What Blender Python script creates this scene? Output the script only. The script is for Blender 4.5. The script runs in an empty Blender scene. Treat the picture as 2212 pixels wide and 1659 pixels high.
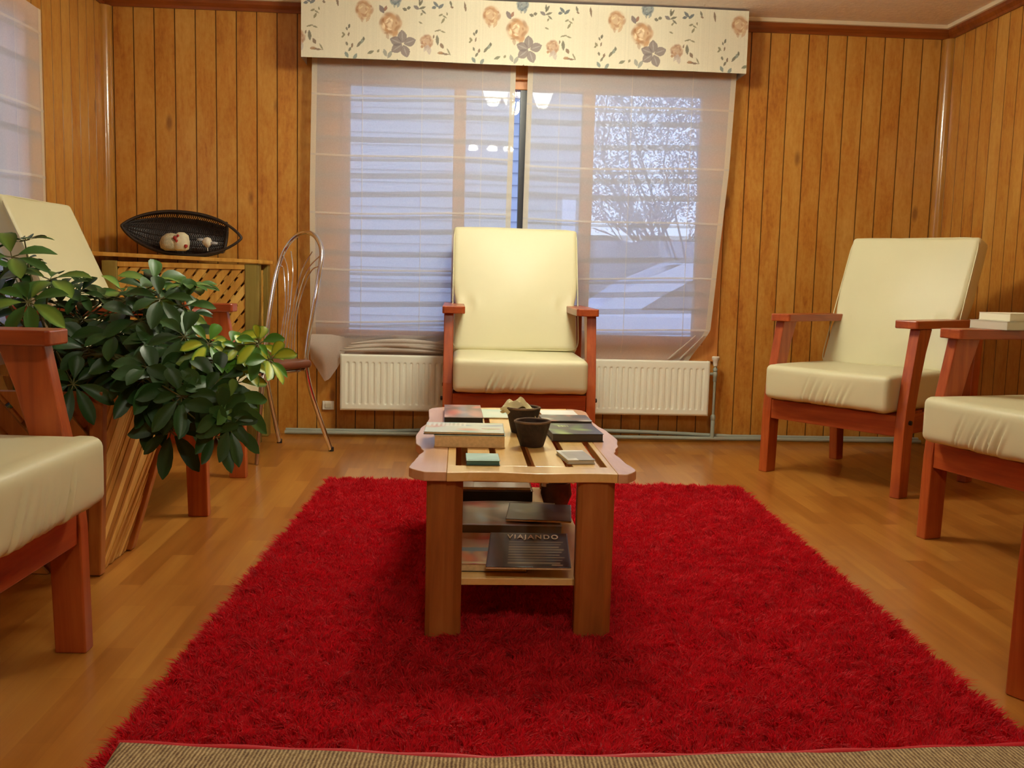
import bpy, bmesh, math, random
import numpy as np
from mathutils import Vector, Matrix
C = bpy.context.scene
COL = C.collection
R = math.radians
random.seed(7)
rng = np.random.default_rng(11)

# ------------------------------------------------------------------ camera
cam_d = bpy.data.cameras.new('camera'); cam = bpy.data.objects.new('camera', cam_d); COL.objects.link(cam)
cam_d.sensor_width = 36.0; cam_d.lens = 2080.0 / 2212.0 * 36.0
cam_d.clip_start = 0.02; cam_d.clip_end = 200
M = Matrix(((0.9995745746, -0.0229900747, -0.0179478744, 0.0),
            (-0.0152876084, 0.1110740297, -0.9936945451, 0.0),
            (0.0248386546, 0.9935461823, 0.1106753129, 0.9),
            (0, 0, 0, 1)))
cam.matrix_world = M
C.camera = cam
C.view_settings.view_transform = 'Standard'; C.view_settings.look = 'None'
C.view_settings.gamma = 1.0; C.view_settings.use_curve_mapping = False
C.view_settings.exposure = 0.08
C.cycles.max_bounces = 8; C.cycles.diffuse_bounces = 4; C.cycles.glossy_bounces = 4
C.cycles.transmission_bounces = 6; C.cycles.transparent_max_bounces = 24
C.cycles.caustics_reflective = False; C.cycles.caustics_refractive = False
C.cycles.sample_clamp_indirect = 6.0
C.cycles.use_denoising = True

# ------------------------------------------------------------------ daylight
LAMP_L = 96.0      # radiance of the glass shades of the lit chandelier
SPOT_L = 260.0      # bulbs of the second ceiling lamp
SKY_L = 2.5
W = bpy.data.worlds.new('sky'); C.world = W; W.use_nodes = True
wn = W.node_tree.nodes; wl = W.node_tree.links; wn.clear()
wo = wn.new('ShaderNodeOutputWorld'); wb = wn.new('ShaderNodeBackground')
wt = wn.new('ShaderNodeTexCoord'); ws = wn.new('ShaderNodeSeparateXYZ'); wr = wn.new('ShaderNodeValToRGB')
wl.new(wt.outputs['Generated'], ws.inputs[0]); wl.new(ws.outputs['Z'], wr.inputs[0])
wr.color_ramp.elements[0].position = 0.0; wr.color_ramp.elements[0].color = (0.50, 0.63, 0.92, 1)
wr.color_ramp.elements[1].position = 0.5; wr.color_ramp.elements[1].color = (0.38, 0.52, 0.90, 1)
wl.new(wr.outputs[0], wb.inputs[0]); wb.inputs[1].default_value = SKY_L
wl.new(wb.outputs[0], wo.inputs[0])

# ------------------------------------------------------------------ helpers
def lin(h):
    h = h.lstrip('#'); o = []
    for i in (0, 2, 4):
        c = int(h[i:i + 2], 16) / 255.0
        o.append(c / 12.92 if c <= 0.04045 else ((c + 0.055) / 1.055) ** 2.4)
    return tuple(o)

class MB:
    """collects faces of one mesh"""
    def __init__(s): s.v = []; s.f = []; s.t = []
    def add(s, vs, fs, tone=0.5):
        o = len(s.v); s.v += [tuple(p) for p in vs]
        s.f += [tuple(i + o for i in f) for f in fs]; s.t += [tone] * len(fs); return s
    def box(s, x0, x1, y0, y1, z0, z1, tone=0.5, m=None):
        vs = [Vector(p) for p in ((x0, y0, z0), (x1, y0, z0), (x1, y1, z0), (x0, y1, z0), (x0, y0, z1), (x1, y0, z1), (x1, y1, z1), (x0, y1, z1))]
        if m is not None: vs = [m @ p for p in vs]
        return s.add(vs, [(0, 3, 2, 1), (4, 5, 6, 7), (0, 1, 5, 4), (1, 2, 6, 5), (2, 3, 7, 6), (3, 0, 4, 7)], tone)
    def prism(s, poly, a, b, axis='x', tone=0.5, m=None):
        n = len(poly)
        def P(p, c):
            q = {'x': (c, p[0], p[1]), 'y': (p[0], c, p[1]), 'z': (p[0], p[1], c)}[axis]
            q = Vector(q); return m @ q if m is not None else q
        vs = [P(p, a) for p in poly] + [P(p, b) for p in poly]
        fs = [tuple(range(n)), tuple(range(2 * n - 1, n - 1, -1))] + [(i, i + n, (i + 1) % n + n, (i + 1) % n) for i in range(n)]
        return s.add(vs, fs, tone)
    def tube(s, path, r, segs=8, closed=False, tone=0.5, caps=True):
        P = [Vector(p) for p in path]; n = len(P)
        rr = r if hasattr(r, '__len__') else [r] * n
        T = []
        for i in range(n):
            a = P[(i - 1) % n] if (closed or i > 0) else P[0]
            b = P[(i + 1) % n] if (closed or i < n - 1) else P[-1]
            T.append((b - a).normalized())
        up = Vector((0, 0, 1)) if abs(T[0].z) < 0.9 else Vector((1, 0, 0))
        N = (up - T[0] * up.dot(T[0])).normalized(); vs = []
        for i in range(n):
            N = (N - T[i] * N.dot(T[i])).normalized(); B = T[i].cross(N)
            for k in range(segs):
                a = 2 * math.pi * k / segs
                vs.append(P[i] + (N * math.cos(a) + B * math.sin(a)) * rr[i])
        fs = []
        for i in range(n if closed else n - 1):
            j = (i + 1) % n
            for k in range(segs):
                l = (k + 1) % segs
                fs.append((i * segs + k, i * segs + l, j * segs + l, j * segs + k))
        if not closed and caps:
            fs.append(tuple(range(segs - 1, -1, -1))); fs.append(tuple((n - 1) * segs + k for k in range(segs)))
        return s.add(vs, fs, tone)
    def lathe(s, prof, c=(0, 0, 0), segs=24, tone=0.5, m=None, wob=None):
        vs = []; n = len(prof)
        for i, (r, z) in enumerate(prof):
            for k in range(segs):
                a = 2 * math.pi * k / segs
                rr = r * (1 + (wob(a, i) if wob else 0))
                p = Vector((rr * math.cos(a), rr * math.sin(a), z))
                if m is not None: p = m @ p
                vs.append(p + Vector(c))
        fs = [(i * segs + k, i * segs + (k + 1) % segs, (i + 1) * segs + (k + 1) % segs, (i + 1) * segs + k) for i in range(n - 1) for k in range(segs)]
        if prof[0][0] > 1e-5: fs.append(tuple(range(segs - 1, -1, -1)))
        if prof[-1][0] > 1e-5: fs.append(tuple((n - 1) * segs + k for k in range(segs)))
        return s.add(vs, fs, tone)
    def grid(s, fn, nu, nv, tone=0.5):
        vs = [fn(i / nu, j / nv) for j in range(nv + 1) for i in range(nu + 1)]
        fs = [(j * (nu + 1) + i, j * (nu + 1) + i + 1, (j + 1) * (nu + 1) + i + 1, (j + 1) * (nu + 1) + i) for j in range(nv) for i in range(nu)]
        return s.add(vs, fs, tone)
    def mesh(s, name, smooth=None):
        me = bpy.data.meshes.new(name); me.from_pydata(s.v, [], s.f)
        at = me.attributes.new('tone', 'FLOAT', 'FACE'); at.data.foreach_set('value', np.array(s.t, dtype=np.float32))
        me.validate(); me.update()
        if smooth is not None:
            me.polygons.foreach_set('use_smooth', [True] * len(me.polygons))
            if smooth < 179: me.set_sharp_from_angle(angle=R(smooth))
        return me

def obj(name, mb, mat, parent=None, smooth=None, bevel=0, loc=None, rotz=0, fix=False):
    me = mb.mesh(name, smooth) if isinstance(mb, MB) else mb
    if fix:
        bm = bmesh.new(); bm.from_mesh(me); bmesh.ops.recalc_face_normals(bm, faces=bm.faces); bm.to_mesh(me); bm.free()
    o = bpy.data.objects.new(name, me); COL.objects.link(o)
    if mat is not None: me.materials.append(mat)
    if parent is not None: o.parent = parent
    if loc is not None: o.location = loc
    if rotz: o.rotation_euler = (0, 0, rotz)
    if bevel:
        b = o.modifiers.new('bevel', 'BEVEL'); b.width = bevel; b.segments = 2; b.limit_method = 'ANGLE'; b.angle_limit = R(40)
    return o

def tag(o, label, cat, group=None, kind=None):
    if label: o['label'] = label
    if cat: o['category'] = cat
    if group: o['group'] = group
    if kind: o['kind'] = kind
    return o

def thing(name, label, cat, loc=(0, 0, 0), rotz=0.0, group=None, kind=None):
    o = bpy.data.objects.new(name, None); COL.objects.link(o)
    o.empty_display_size = 0.05; o.location = loc; o.rotation_euler = (0, 0, rotz)
    return tag(o, label, cat, group, kind)

def copy_thing(root, loc, rotz, label):
    def rec(o, par):
        c = o.copy(); COL.objects.link(c)
        if par is not None:
            c.parent = par
        for ch in o.children: rec(ch, c)
        return c
    r = rec(root, None); r.location = loc; r.rotation_euler = (0, 0, rotz); r['label'] = label
    return r

# room frame: u runs along the back wall, v into the depth (0 = wall face), rotated a little against the camera
TH = R(2.4); PIV = Vector((0.15, 5.38, 0)); 
ROOM = Matrix.Translation(PIV) @ Matrix.Rotation(TH, 4, 'Z')
UL, UR, VB, ZC = -2.258, 2.334, -6.9, 2.33
def rw(u, v, z=0): return ROOM @ Vector((u, v, z))

# ------------------------------------------------------------------ materials
def nodes(name):
    m = bpy.data.materials.new(name); m.use_nodes = True
    nt = m.node_tree; nt.nodes.clear()
    out = nt.nodes.new('ShaderNodeOutputMaterial'); b = nt.nodes.new('ShaderNodeBsdfPrincipled')
    nt.links.new(b.outputs[0], out.inputs[0])
    return m, nt, b, out
def N(nt, t, **k):
    n = nt.nodes.new(t)
    for a, v in k.items(): setattr(n, a, v)
    return n
def setv(n, **k):
    for a, v in k.items(): n.inputs[a.replace('_', ' ')].default_value = v
    return n
def ramp(nt, fac, stops):
    r = N(nt, 'ShaderNodeValToRGB'); e = r.color_ramp.elements
    while len(e) < len(stops): e.new(0.5)
    for i, (p, c) in enumerate(stops):
        e[i].position = p; e[i].color = (*c, 1) if len(c) == 3 else c
    nt.links.new(fac, r.inputs[0]); return r.outputs[0]
def coords(nt, scale=(1, 1, 1), rot=(0, 0, 0), kind='Object'):
    t = N(nt, 'ShaderNodeTexCoord'); m = N(nt, 'ShaderNodeMapping')
    m.inputs['Scale'].default_value = scale; m.inputs['Rotation'].default_value = rot
    nt.links.new(t.outputs[kind], m.inputs[0]); return m.outputs[0]
def noise(nt, vec, scale=5, detail=4, rough=0.5, dist=0.0):
    n = N(nt, 'ShaderNodeTexNoise'); setv(n, Scale=scale, Detail=detail, Roughness=rough, Distortion=dist)
    nt.links.new(vec, n.inputs['Vector']); return n.outputs[0]
def mixc(nt, fac, a, b, mode='MIX'):
    n = N(nt, 'ShaderNodeMix', data_type='RGBA', blend_type=mode)
    for s, v in ((0, fac), (6, a), (7, b)):
        if isinstance(v, (int, float)): n.inputs[s].default_value = v
        elif isinstance(v, tuple): n.inputs[s].default_value = (*v, 1)
        else: nt.links.new(v, n.inputs[s])
    return n.outputs[2]
def math_(nt, op, a, b=0.0, c=0.0):
    n = N(nt, 'ShaderNodeMath', operation=op)
    for i, v in enumerate((a, b, c)):
        if isinstance(v, (int, float)): n.inputs[i].default_value = v
        else: nt.links.new(v, n.inputs[i])
    return n.outputs[0]
def bump(nt, b, h, strength=0.3, dist=0.01):
    n = N(nt, 'ShaderNodeBump'); setv(n, Strength=strength, Distance=dist)
    nt.links.new(h, n.inputs['Height']); nt.links.new(n.outputs[0], b.inputs['Normal'])

def plain(name, c, rough=0.5, metal=0.0, coat=0.0, vary=0.0, vscale=8.0, spec=None, bumps=0.0, bscale=60):
    m, nt, b, o = nodes(name); c = lin(c) if isinstance(c, str) else c
    setv(b, Base_Color=(*c, 1), Roughness=rough, Metallic=metal)
    if coat: setv(b, Coat_Weight=coat, Coat_Roughness=0.1)
    if spec is not None: b.inputs['Specular IOR Level'].default_value = spec
    v = coords(nt)
    if vary:
        n = noise(nt, v, vscale, 4, 0.55)
        lo = tuple(x * (1 - vary) for x in c); hi = tuple(min(1, x * (1 + vary)) for x in c)
        nt.links.new(ramp(nt, n, [(0.3, lo), (0.7, hi)]), b.inputs['Base Color'])
    if bumps: bump(nt, b, noise(nt, v, bscale, 3), bumps, 0.003)
    return m

def wood(name, dark, mid, light, axis='z', fine=1.0, rough=0.4, coat=0.0, tone_amt=0.0, blotch=0.5, scale=1.0, knots=0.0):
    """wood with grain along one object axis; per-board tone from the 'tone' attribute"""
    m, nt, b, o = nodes(name)
    lo, hi = 1.6 * scale, 26 * scale
    sc = {'x': (lo, hi, hi), 'y': (hi, lo, hi), 'z': (hi, hi, lo)}[axis]
    g = noise(nt, coords(nt, sc), 1.0, 6, 0.62, 0.8)
    sb = {'x': (0.6, 1.6, 1.6), 'y': (1.6, 0.6, 1.6), 'z': (1.6, 1.6, 0.6)}[axis]
    bl = noise(nt, coords(nt, tuple(s * scale for s in sb)), 4.0, 4, 0.6, 0.4)
    f = math_(nt, 'ADD', math_(nt, 'MULTIPLY', g, 1 - blotch), math_(nt, 'MULTIPLY', bl, blotch))
    if tone_amt:
        a = N(nt, 'ShaderNodeAttribute', attribute_name='tone')
        f = math_(nt, 'ADD', f, math_(nt, 'MULTIPLY', math_(nt, 'SUBTRACT', a.outputs['Fac'], 0.5), tone_amt))
    col = ramp(nt, f, [(0.34, lin(dark)), (0.5, lin(mid)), (0.66, lin(light))])
    if knots:
        vo = N(nt, 'ShaderNodeTexVoronoi'); vo.inputs['Scale'].default_value = 5.0
        ks = {'x': (0.5, 1, 1), 'y': (1, 0.5, 1), 'z': (1, 1, 0.5)}[axis]
        nt.links.new(coords(nt, ks), vo.inputs['Vector'])
        kf = ramp(nt, vo.outputs['Distance'], [(0.06, (1, 1, 1)), (0.16, (0, 0, 0))])
        col = mixc(nt, math_(nt, 'MULTIPLY', kf, knots), col, lin('4a1e0c'))
    nt.links.new(col, b.inputs['Base Color'])
    setv(b, Roughness=rough)
    if coat: setv(b, Coat_Weight=coat, Coat_Roughness=0.12)
    bump(nt, b, g, 0.12, 0.004)
    return m

def wall_mat():
    m, nt, b, o = nodes('varnished_planks')
    a = N(nt, 'ShaderNodeAttribute', attribute_name='tone')
    # each plank gets its own shift of the grain pattern
    t = N(nt, 'ShaderNodeTexCoord'); cb = N(nt, 'ShaderNodeCombineXYZ')
    nt.links.new(math_(nt, 'MULTIPLY', a.outputs['Fac'], 37.0), cb.inputs[2])
    va = N(nt, 'ShaderNodeVectorMath', operation='ADD'); nt.links.new(t.outputs['Object'], va.inputs[0]); nt.links.new(cb.outputs[0], va.inputs[1])
    def mp(sc):
        q = N(nt, 'ShaderNodeMapping'); q.inputs['Scale'].default_value = sc; nt.links.new(va.outputs[0], q.inputs[0]); return q.outputs[0]
    g = noise(nt, mp((30, 30, 2.6)), 1.0, 6, 0.6, 1.2)
    bl = noise(nt, mp((9, 9, 3.0)), 1.0, 5, 0.62, 0.5)
    sp = noise(nt, mp((60, 60, 28)), 1.0, 3, 0.6)
    f = math_(nt, 'ADD', math_(nt, 'MULTIPLY', g, 0.24), math_(nt, 'MULTIPLY', bl, 0.50))
    f = math_(nt, 'ADD', f, math_(nt, 'MULTIPLY', sp, 0.26))
    f = math_(nt, 'ADD', f, math_(nt, 'MULTIPLY', math_(nt, 'SUBTRACT', a.outputs['Fac'], 0.5), 0.09))
    col = ramp(nt, f, [(0.34, lin('a05c1c')), (0.44, lin('b97a2c')), (0.54, lin('c48c3c')), (0.66, lin('cf9b4c'))])
    vo = N(nt, 'ShaderNodeTexVoronoi'); vo.inputs['Scale'].default_value = 1.0
    nt.links.new(mp((5.5, 5.5, 2.2)), vo.inputs['Vector'])
    kf = ramp(nt, vo.outputs['Distance'], [(0.05, (1, 1, 1)), (0.12, (0, 0, 0))])
    col = mixc(nt, math_(nt, 'MULTIPLY', kf, 0.6), col, lin('5a240c'))
    gr = N(nt, 'ShaderNodeAttribute', attribute_name='groove')
    col = mixc(nt, math_(nt, 'MULTIPLY', gr.outputs['Fac'], 0.75), col, lin('33140a'))
    nt.links.new(col, b.inputs['Base Color'])
    setv(b, Roughness=0.42, Coat_Weight=0.35, Coat_Roughness=0.16)
    bump(nt, b, g, 0.1, 0.004)
    return m

def floor_mat():
    m, nt, b, o = nodes('laminate_floor')
    v = coords(nt, (1, 1, 1), (0, 0, R(90)))
    br = N(nt, 'ShaderNodeTexBrick'); br.offset = 0.37; br.offset_frequency = 2
    setv(br, Scale=1.0, Mortar_Size=0.0006, Mortar_Smooth=0.3, Bias=0.0, Brick_Width=0.47, Row_Height=0.066)
    br.inputs['Color1'].default_value = (0, 0, 0, 1); br.inputs['Color2'].default_value = (1, 1, 1, 1); br.inputs['Mortar'].default_value = (0.35, 0.35, 0.35, 1)
    nt.links.new(v, br.inputs['Vector'])
    g = noise(nt, coords(nt, (30, 1.6, 1)), 1.0, 5, 0.6, 0.6)
    bl = noise(nt, coords(nt, (2, 1, 1)), 2.0, 3, 0.5)
    bw = N(nt, 'ShaderNodeRGBToBW'); nt.links.new(br.outputs['Color'], bw.inputs[0])
    f = math_(nt, 'ADD', math_(nt, 'MULTIPLY', bw.outputs[0], 0.30), math_(nt, 'ADD', math_(nt, 'MULTIPLY', g, 0.45), math_(nt, 'MULTIPLY', bl, 0.25)))
    col = ramp(nt, f, [(0.28, lin('93571f')), (0.5, lin('ab6d2b')), (0.75, lin('c18639'))])
    nt.links.new(col, b.inputs['Base Color'])
    setv(b, Roughness=0.3, Coat_Weight=0.25, Coat_Roughness=0.15)
    return m

def leather(name, c):
    m, nt, b, o = nodes(name); c = lin(c)
    n = noise(nt, coords(nt), 3.0, 3, 0.5)
    nt.links.new(ramp(nt, n, [(0.3, tuple(x * 0.94 for x in c)), (0.7, c)]), b.inputs['Base Color'])
    setv(b, Roughness=0.42, Coat_Weight=0.0)
    b.inputs['Specular IOR Level'].default_value = 0.35
    bump(nt, b, noise(nt, coords(nt), 220, 2), 0.05, 0.001)
    return m

def sheer(name, c, trans, glow=0.5):
    """thin woven fabric: part of the light passes straight, the rest scatters on both sides"""
    m = bpy.data.materials.new(name); m.use_nodes = True; nt = m.node_tree; nt.nodes.clear()
    out = N(nt, 'ShaderNodeOutputMaterial'); tr = N(nt, 'ShaderNodeBsdfTransparent')
    df = N(nt, 'ShaderNodeBsdfDiffuse'); tl = N(nt, 'ShaderNodeBsdfTranslucent')
    c = lin(c) if isinstance(c, str) else c
    df.inputs[0].default_value = (*c, 1); tl.inputs[0].default_value = (*c, 1)
    a = N(nt, 'ShaderNodeMixShader'); a.inputs[0].default_value = glow
    nt.links.new(df.outputs[0], a.inputs[1]); nt.links.new(tl.outputs[0], a.inputs[2])
    x = N(nt, 'ShaderNodeMixShader')
    wv = noise(nt, coords(nt, (160, 20, 160)), 1.0, 2, 0.5)
    nt.links.new(math_(nt, 'MULTIPLY_ADD', wv, -0.12, 1 - trans + 0.06), x.inputs[0])
    nt.links.new(tr.outputs[0], x.inputs[1]); nt.links.new(a.outputs[0], x.inputs[2])
    nt.links.new(x.outputs[0], out.inputs[0])
    return m

def emis(name, c, L):
    m = bpy.data.materials.new(name); m.use_nodes = True; nt = m.node_tree; nt.nodes.clear()
    out = N(nt, 'ShaderNodeOutputMaterial'); e = N(nt, 'ShaderNodeEmission')
    e.inputs[0].default_value = (*c, 1); e.inputs[1].default_value = L
    nt.links.new(e.outputs[0], out.inputs[0]); return m

def attr_mat(name, rough=0.6, attr='Col', weave=0.0):
    m, nt, b, o = nodes(name)
    a = N(nt, 'ShaderNodeAttribute', attribute_name=attr)
    nt.links.new(a.outputs['Color'], b.inputs['Base Color']); setv(b, Roughness=rough)
    if weave: bump(nt, b, noise(nt, coords(nt), 400, 2), weave, 0.001)
    return m

def glass_mat():
    m = bpy.data.materials.new('window_glass'); m.use_nodes = True; nt = m.node_tree; nt.nodes.clear()
    out = N(nt, 'ShaderNodeOutputMaterial'); tr = N(nt, 'ShaderNodeBsdfTransparent'); gl = N(nt, 'ShaderNodeBsdfGlossy')
    gl.inputs['Roughness'].default_value = 0.01; fr = N(nt, 'ShaderNodeFresnel'); fr.inputs[0].default_value = 1.5
    tr.inputs[0].default_value = (0.95, 0.97, 0.98, 1)
    x = N(nt, 'ShaderNodeMixShader'); nt.links.new(math_(nt, 'MULTIPLY', fr.outputs[0], 1.6), x.inputs[0])
    nt.links.new(tr.outputs[0], x.inputs[1]); nt.links.new(gl.outputs[0], x.inputs[2]); nt.links.new(x.outputs[0], out.inputs[0])
    return m

WALL = wall_mat(); FLOOR = floor_mat()
RED_WOOD = wood('stained_red_wood', '80300f', 'a2481c', 'b85e2a', 'z', rough=0.38, coat=0.15, blotch=0.4)
RED_WOOD_Y = wood('stained_red_wood_arm', '80300f', 'a2481c', 'b85e2a', 'y', rough=0.38, coat=0.2, blotch=0.4)
RED_WOOD_X = wood('stained_red_wood_rail', '80300f', 'a2481c', 'b85e2a', 'x', rough=0.38, coat=0.15, blotch=0.4)
CREAM = leather('cream_leatherette', 'dad4ac')
TRIM = wood('brown_trim', '6a2c0c', '84400f', '9a5218', 'x', rough=0.4, coat=0.2)
CORNER = wood('corner_trim_wood', '9a6420', 'b07a2c', 'c08c3a', 'z', rough=0.22, coat=0.6)
FRAME = wood('window_frame_wood', 'b0682c', 'c87f3c', 'd8944c', 'z', rough=0.45)
PINE = wood('pale_pine', 'd6a654', 'eac074', 'f4d090', 'y', rough=0.35, coat=0.5, blotch=0.6, tone_amt=0.25)
PINE_EDGE = wood('live_edge_board', 'c48c60', 'd8a67c', 'e4b890', 'y', rough=0.3, coat=0.4, blotch=0.6)  # pinkish base colour carries the reflected sheen of the side boards
LEG_WOOD = wood('table_leg_wood', '7c4418', '9c5a24', 'ae6e34', 'z', rough=0.45, blotch=0.5)
LATTICE = wood('yellow_pine_slats', 'b9802c', 'd6a044', 'e6b95e', 'z', rough=0.5, tone_amt=0.3, blotch=0.5, knots=0.3)
POST_OLIVE = wood('olive_post', '6c5a20', '877330', '9a8640', 'z', rough=0.5)
SLAB = wood('rough_pine_slabs', 'b0742c', 'd29c48', 'e8bc6a', 'z', rough=0.6, tone_amt=0.45, blotch=0.4, knots=0.25)
SLAB_RED = wood('reddish_knotty_wood', '7a3c14', 'a05c22', 'b87834', 'z', rough=0.5, tone_amt=0.3, knots=0.6)
CHROME = plain('chrome', (0.82, 0.84, 0.88), 0.09, 1.0)
STEEL = plain('dull_chrome', (0.7, 0.7, 0.7), 0.2, 1.0)
RAD = plain('radiator_enamel', 'f5f7e4', 0.38)
PIPE = plain('grey_painted_pipe', '95998a', 0.45)
WHITE_PL = plain('white_plastic', 'e6e1cf', 0.4)
BLACK = plain('black_rubber', '17130f', 0.6)
BASKET = plain('dark_wicker', '231812', 0.5, vary=0.4, vscale=60)
POTM = plain('dark_bark_cup', '2c1a10', 0.75, vary=0.6, vscale=40, bumps=0.6, bscale=90)
POT_RIM = plain('worn_bark_rim', '6a5138', 0.7, vary=0.4, vscale=50)
SEATB = plain('brown_vinyl', '6a3c28', 0.35)
SOIL = plain('potting_soil', '1c120a', 0.9, vary=0.5, vscale=60)
PAPER = plain('paper', 'e9e6d8', 0.6)
PAGES = plain('book_pages', 'd6b98a', 0.7, vary=0.12, vscale=120)
GLASS = glass_mat()
SHEER = sheer('sheer_voile', (0.92, 0.92, 0.92), 0.40, 0.42)
TAPE = sheer('hem_tape', 'efe6d2', 0.16, 0.4)
SEAM = sheer('voile_seam', 'efeae0', 0.25, 0.4)
POCKET = sheer('pocket_shade_voile', (0.20, 0.20, 0.23), 0.42, 0.4)  # dark grey puts the shade of the rod pockets into the strips
CRUMPLE = sheer('doubled_voile', 'ece2d6', 0.22, 0.4)
PRINT = attr_mat('printed_fabric', 0.8, weave=0.15)
COVER = attr_mat('printed_cover', 0.3)

# ------------------------------------------------------------------ room shell
def planked(name, length, z0, z1, pitch, phase, holes, loc, rotz, thick=0.12):
    """planked wall: local x along the wall, face at y=0 looking to -y, V-groove between planks; holes = (x0,x1,z0,z1)"""
    x0, x1 = 0.0, length
    cuts = [x0, x1] + [h[0] for h in holes] + [h[1] for h in holes]
    gr = []; x = phase % pitch
    while x < x1:
        if x > x0 + 0.01: gr.append(x)
        x += pitch
    gw, gd = 0.0028, 0.005
    edges = sorted(set(cuts)); V = []; F = []; T = []; G = []
    rnd = random.Random(name)
    tones = {}
    for a, b in zip(edges[:-1], edges[1:]):
        spans = [(z0, z1)]
        for h in holes:
            if h[0] <= a + 1e-6 and h[1] >= b - 1e-6: spans = [(z0, h[2]), (h[3], z1)]
        prof = [(a, 0, None)]
        for g in gr:
            if a + gw < g < b - gw: prof += [(g - gw, 0, 0), (g - 0.0008, gd, 1), (g + 0.0008, gd, 1), (g + gw, 0, 1)]
        prof.append((b, 0, 0))
        for (s0, s1) in spans:
            for (p, q) in zip(prof[:-1], prof[1:]):
                o = len(V)
                V += [(p[0], p[1], s0), (q[0], q[1], s0), (q[0], q[1], s1), (p[0], p[1], s1)]
                F.append((o, o + 1, o + 2, o + 3))
                isg = 1.0 if (q[0] - p[0]) < 0.006 and (p[1] > 0 or q[1] > 0) else 0.0
                k = int(((p[0] + q[0]) / 2 - phase) // pitch)
                tones.setdefault(k, rnd.random()); T.append(tones[k]); G.append(isg)
    def q(a, b, c, d):
        o = len(V); V.extend([a, b, c, d]); F.append((o, o + 1, o + 2, o + 3)); T.append(0.5); G.append(0.0)
    for h in holes:   # reveals
        a, b, c, d = h; t = thick
        q((a, 0, c), (a, 0, d), (a, t, d), (a, t, c)); q((b, 0, c), (b, t, c), (b, t, d), (b, 0, d))
        q((a, 0, c), (a, t, c), (b, t, c), (b, 0, c)); q((a, 0, d), (b, 0, d), (b, t, d), (a, t, d))
    # outer skin
    for a, b in zip(edges[:-1], edges[1:]):
        spans = [(z0, z1)]
        for h in holes:
            if h[0] <= a + 1e-6 and h[1] >= b - 1e-6: spans = [(z0, h[2]), (h[3], z1)]
        for (s0, s1) in spans: q((a, thick, s0), (a, thick, s1), (b, thick, s1), (b, thick, s0))
    me = bpy.data.meshes.new(name); me.from_pydata(V, [], F)
    at = me.attributes.new('tone', 'FLOAT', 'FACE'); at.data.foreach_set('value', np.array(T, dtype=np.float32))
    at = me.attributes.new('groove', 'FLOAT', 'FACE'); at.data.foreach_set('value', np.array(G, dtype=np.float32))
    me.update(); me.materials.append(WALL)
    o = bpy.data.objects.new(name, me); COL.objects.link(o); o.location = loc; o.rotation_euler = (0, 0, rotz)
    o['kind'] = 'structure'; return o

PITCH = 0.107
WIN = (-1.02, 1.02, 0.535, 1.965)           # window opening in u, z
LWIN = (-2.35, -1.06, 0.60, 1.95)           # left window in v, z
planked('wall_back', UR - UL, 0, ZC, PITCH, (-2.209 - UL), [(WIN[0] - UL, WIN[1] - UL, WIN[2], WIN[3])], rw(UL, 0), TH)
# left wall: local x runs from the near end to the far corner
planked('wall_left', -VB, 0, ZC, PITCH, 0.03, [(LWIN[0] - VB, LWIN[1] - VB, LWIN[2], LWIN[3])], rw(UL, VB), TH + R(90))
planked('wall_right', -VB, 0, ZC, PITCH, 0.05, [], rw(UR, 0), TH - R(90))
planked('wall_front', UR - UL, 0, ZC, PITCH, 0.02, [], rw(UR, VB), TH + R(180))
mb = MB().add([rw(UL - .15, VB - .15), rw(UR + .15, VB - .15), rw(UR + .15, .14), rw(UL - .15, .14)], [(0, 1, 2, 3)])
def roombox(name, mat, u0, u1, v0, v1, z0, z1, parent=None, bevel=0, kind=None):
    o = obj(name, MB().box(u0, u1, v0, v1, z0, z1), mat, parent, bevel=bevel)
    if parent is None: o.location = PIV; o.rotation_euler = (0, 0, TH)
    if kind: o['kind'] = kind
    return o
roombox('floor', FLOOR, UL - .12, UR + .12, VB - .12, .12, -0.1, 0, kind='structure')
CEIL = plain('painted_ceiling', 'f6efe8', 0.85, vary=0.05, vscale=30, bumps=0.5, bscale=55)
roombox('ceiling', CEIL, UL - .12, UR + .12, VB - .12, .12, ZC, ZC + 0.1, kind='structure')

# crown mouldings, pale bead above them, corner quarter rounds
def crown(name, a, b, nrm):
    d = (b - a); L = d.length; d.normalize(); nrm = nrm.normalized()
    prof = [(0, 2.262), (0.012, 2.262), (0.016, 2.275), (0.03, 2.292), (0.034, 2.312), (0.034, 2.33), (0, 2.33)]
    m_ = MB(); vs = []
    for e in (a, b):
        for (o_, z) in prof: vs.append(e + nrm * o_ + Vector((0, 0, z)))
    n = len(prof)
    m_.add(vs, [(i, i + n, (i + 1) % n + n, (i + 1) % n) for i in range(n)] + [tuple(range(n)), tuple(range(2 * n - 1, n - 1, -1))])
    o1 = obj(name, m_, TRIM, fix=True); o1['kind'] = 'structure'
    m2 = MB(); vs = []
    for e in (a, b):
        for (o_, z) in [(0.034, 2.31), (0.046, 2.312), (0.05, 2.33), (0.034, 2.33)]: vs.append(e + nrm * o_ + Vector((0, 0, z)))
    m2.add(vs, [(i, i + 4, (i + 1) % 4 + 4, (i + 1) % 4) for i in range(4)])
    o2 = obj('pale_bead', m2, plain('pale_bead_paint', 'e0cfae', 0.5), o1, fix=True)
    o2['label'] = 'pale painted bead'
crown('trim_1', rw(UL, 0), rw(UR, 0), rw(0, -1) - rw(0, 0))
crown('trim_2', rw(UR, 0), rw(UR, VB), rw(-1, 0) - rw(0, 0))
crown('trim_3', rw(UL, VB), rw(UL, 0), rw(1, 0) - rw(0, 0))
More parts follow.
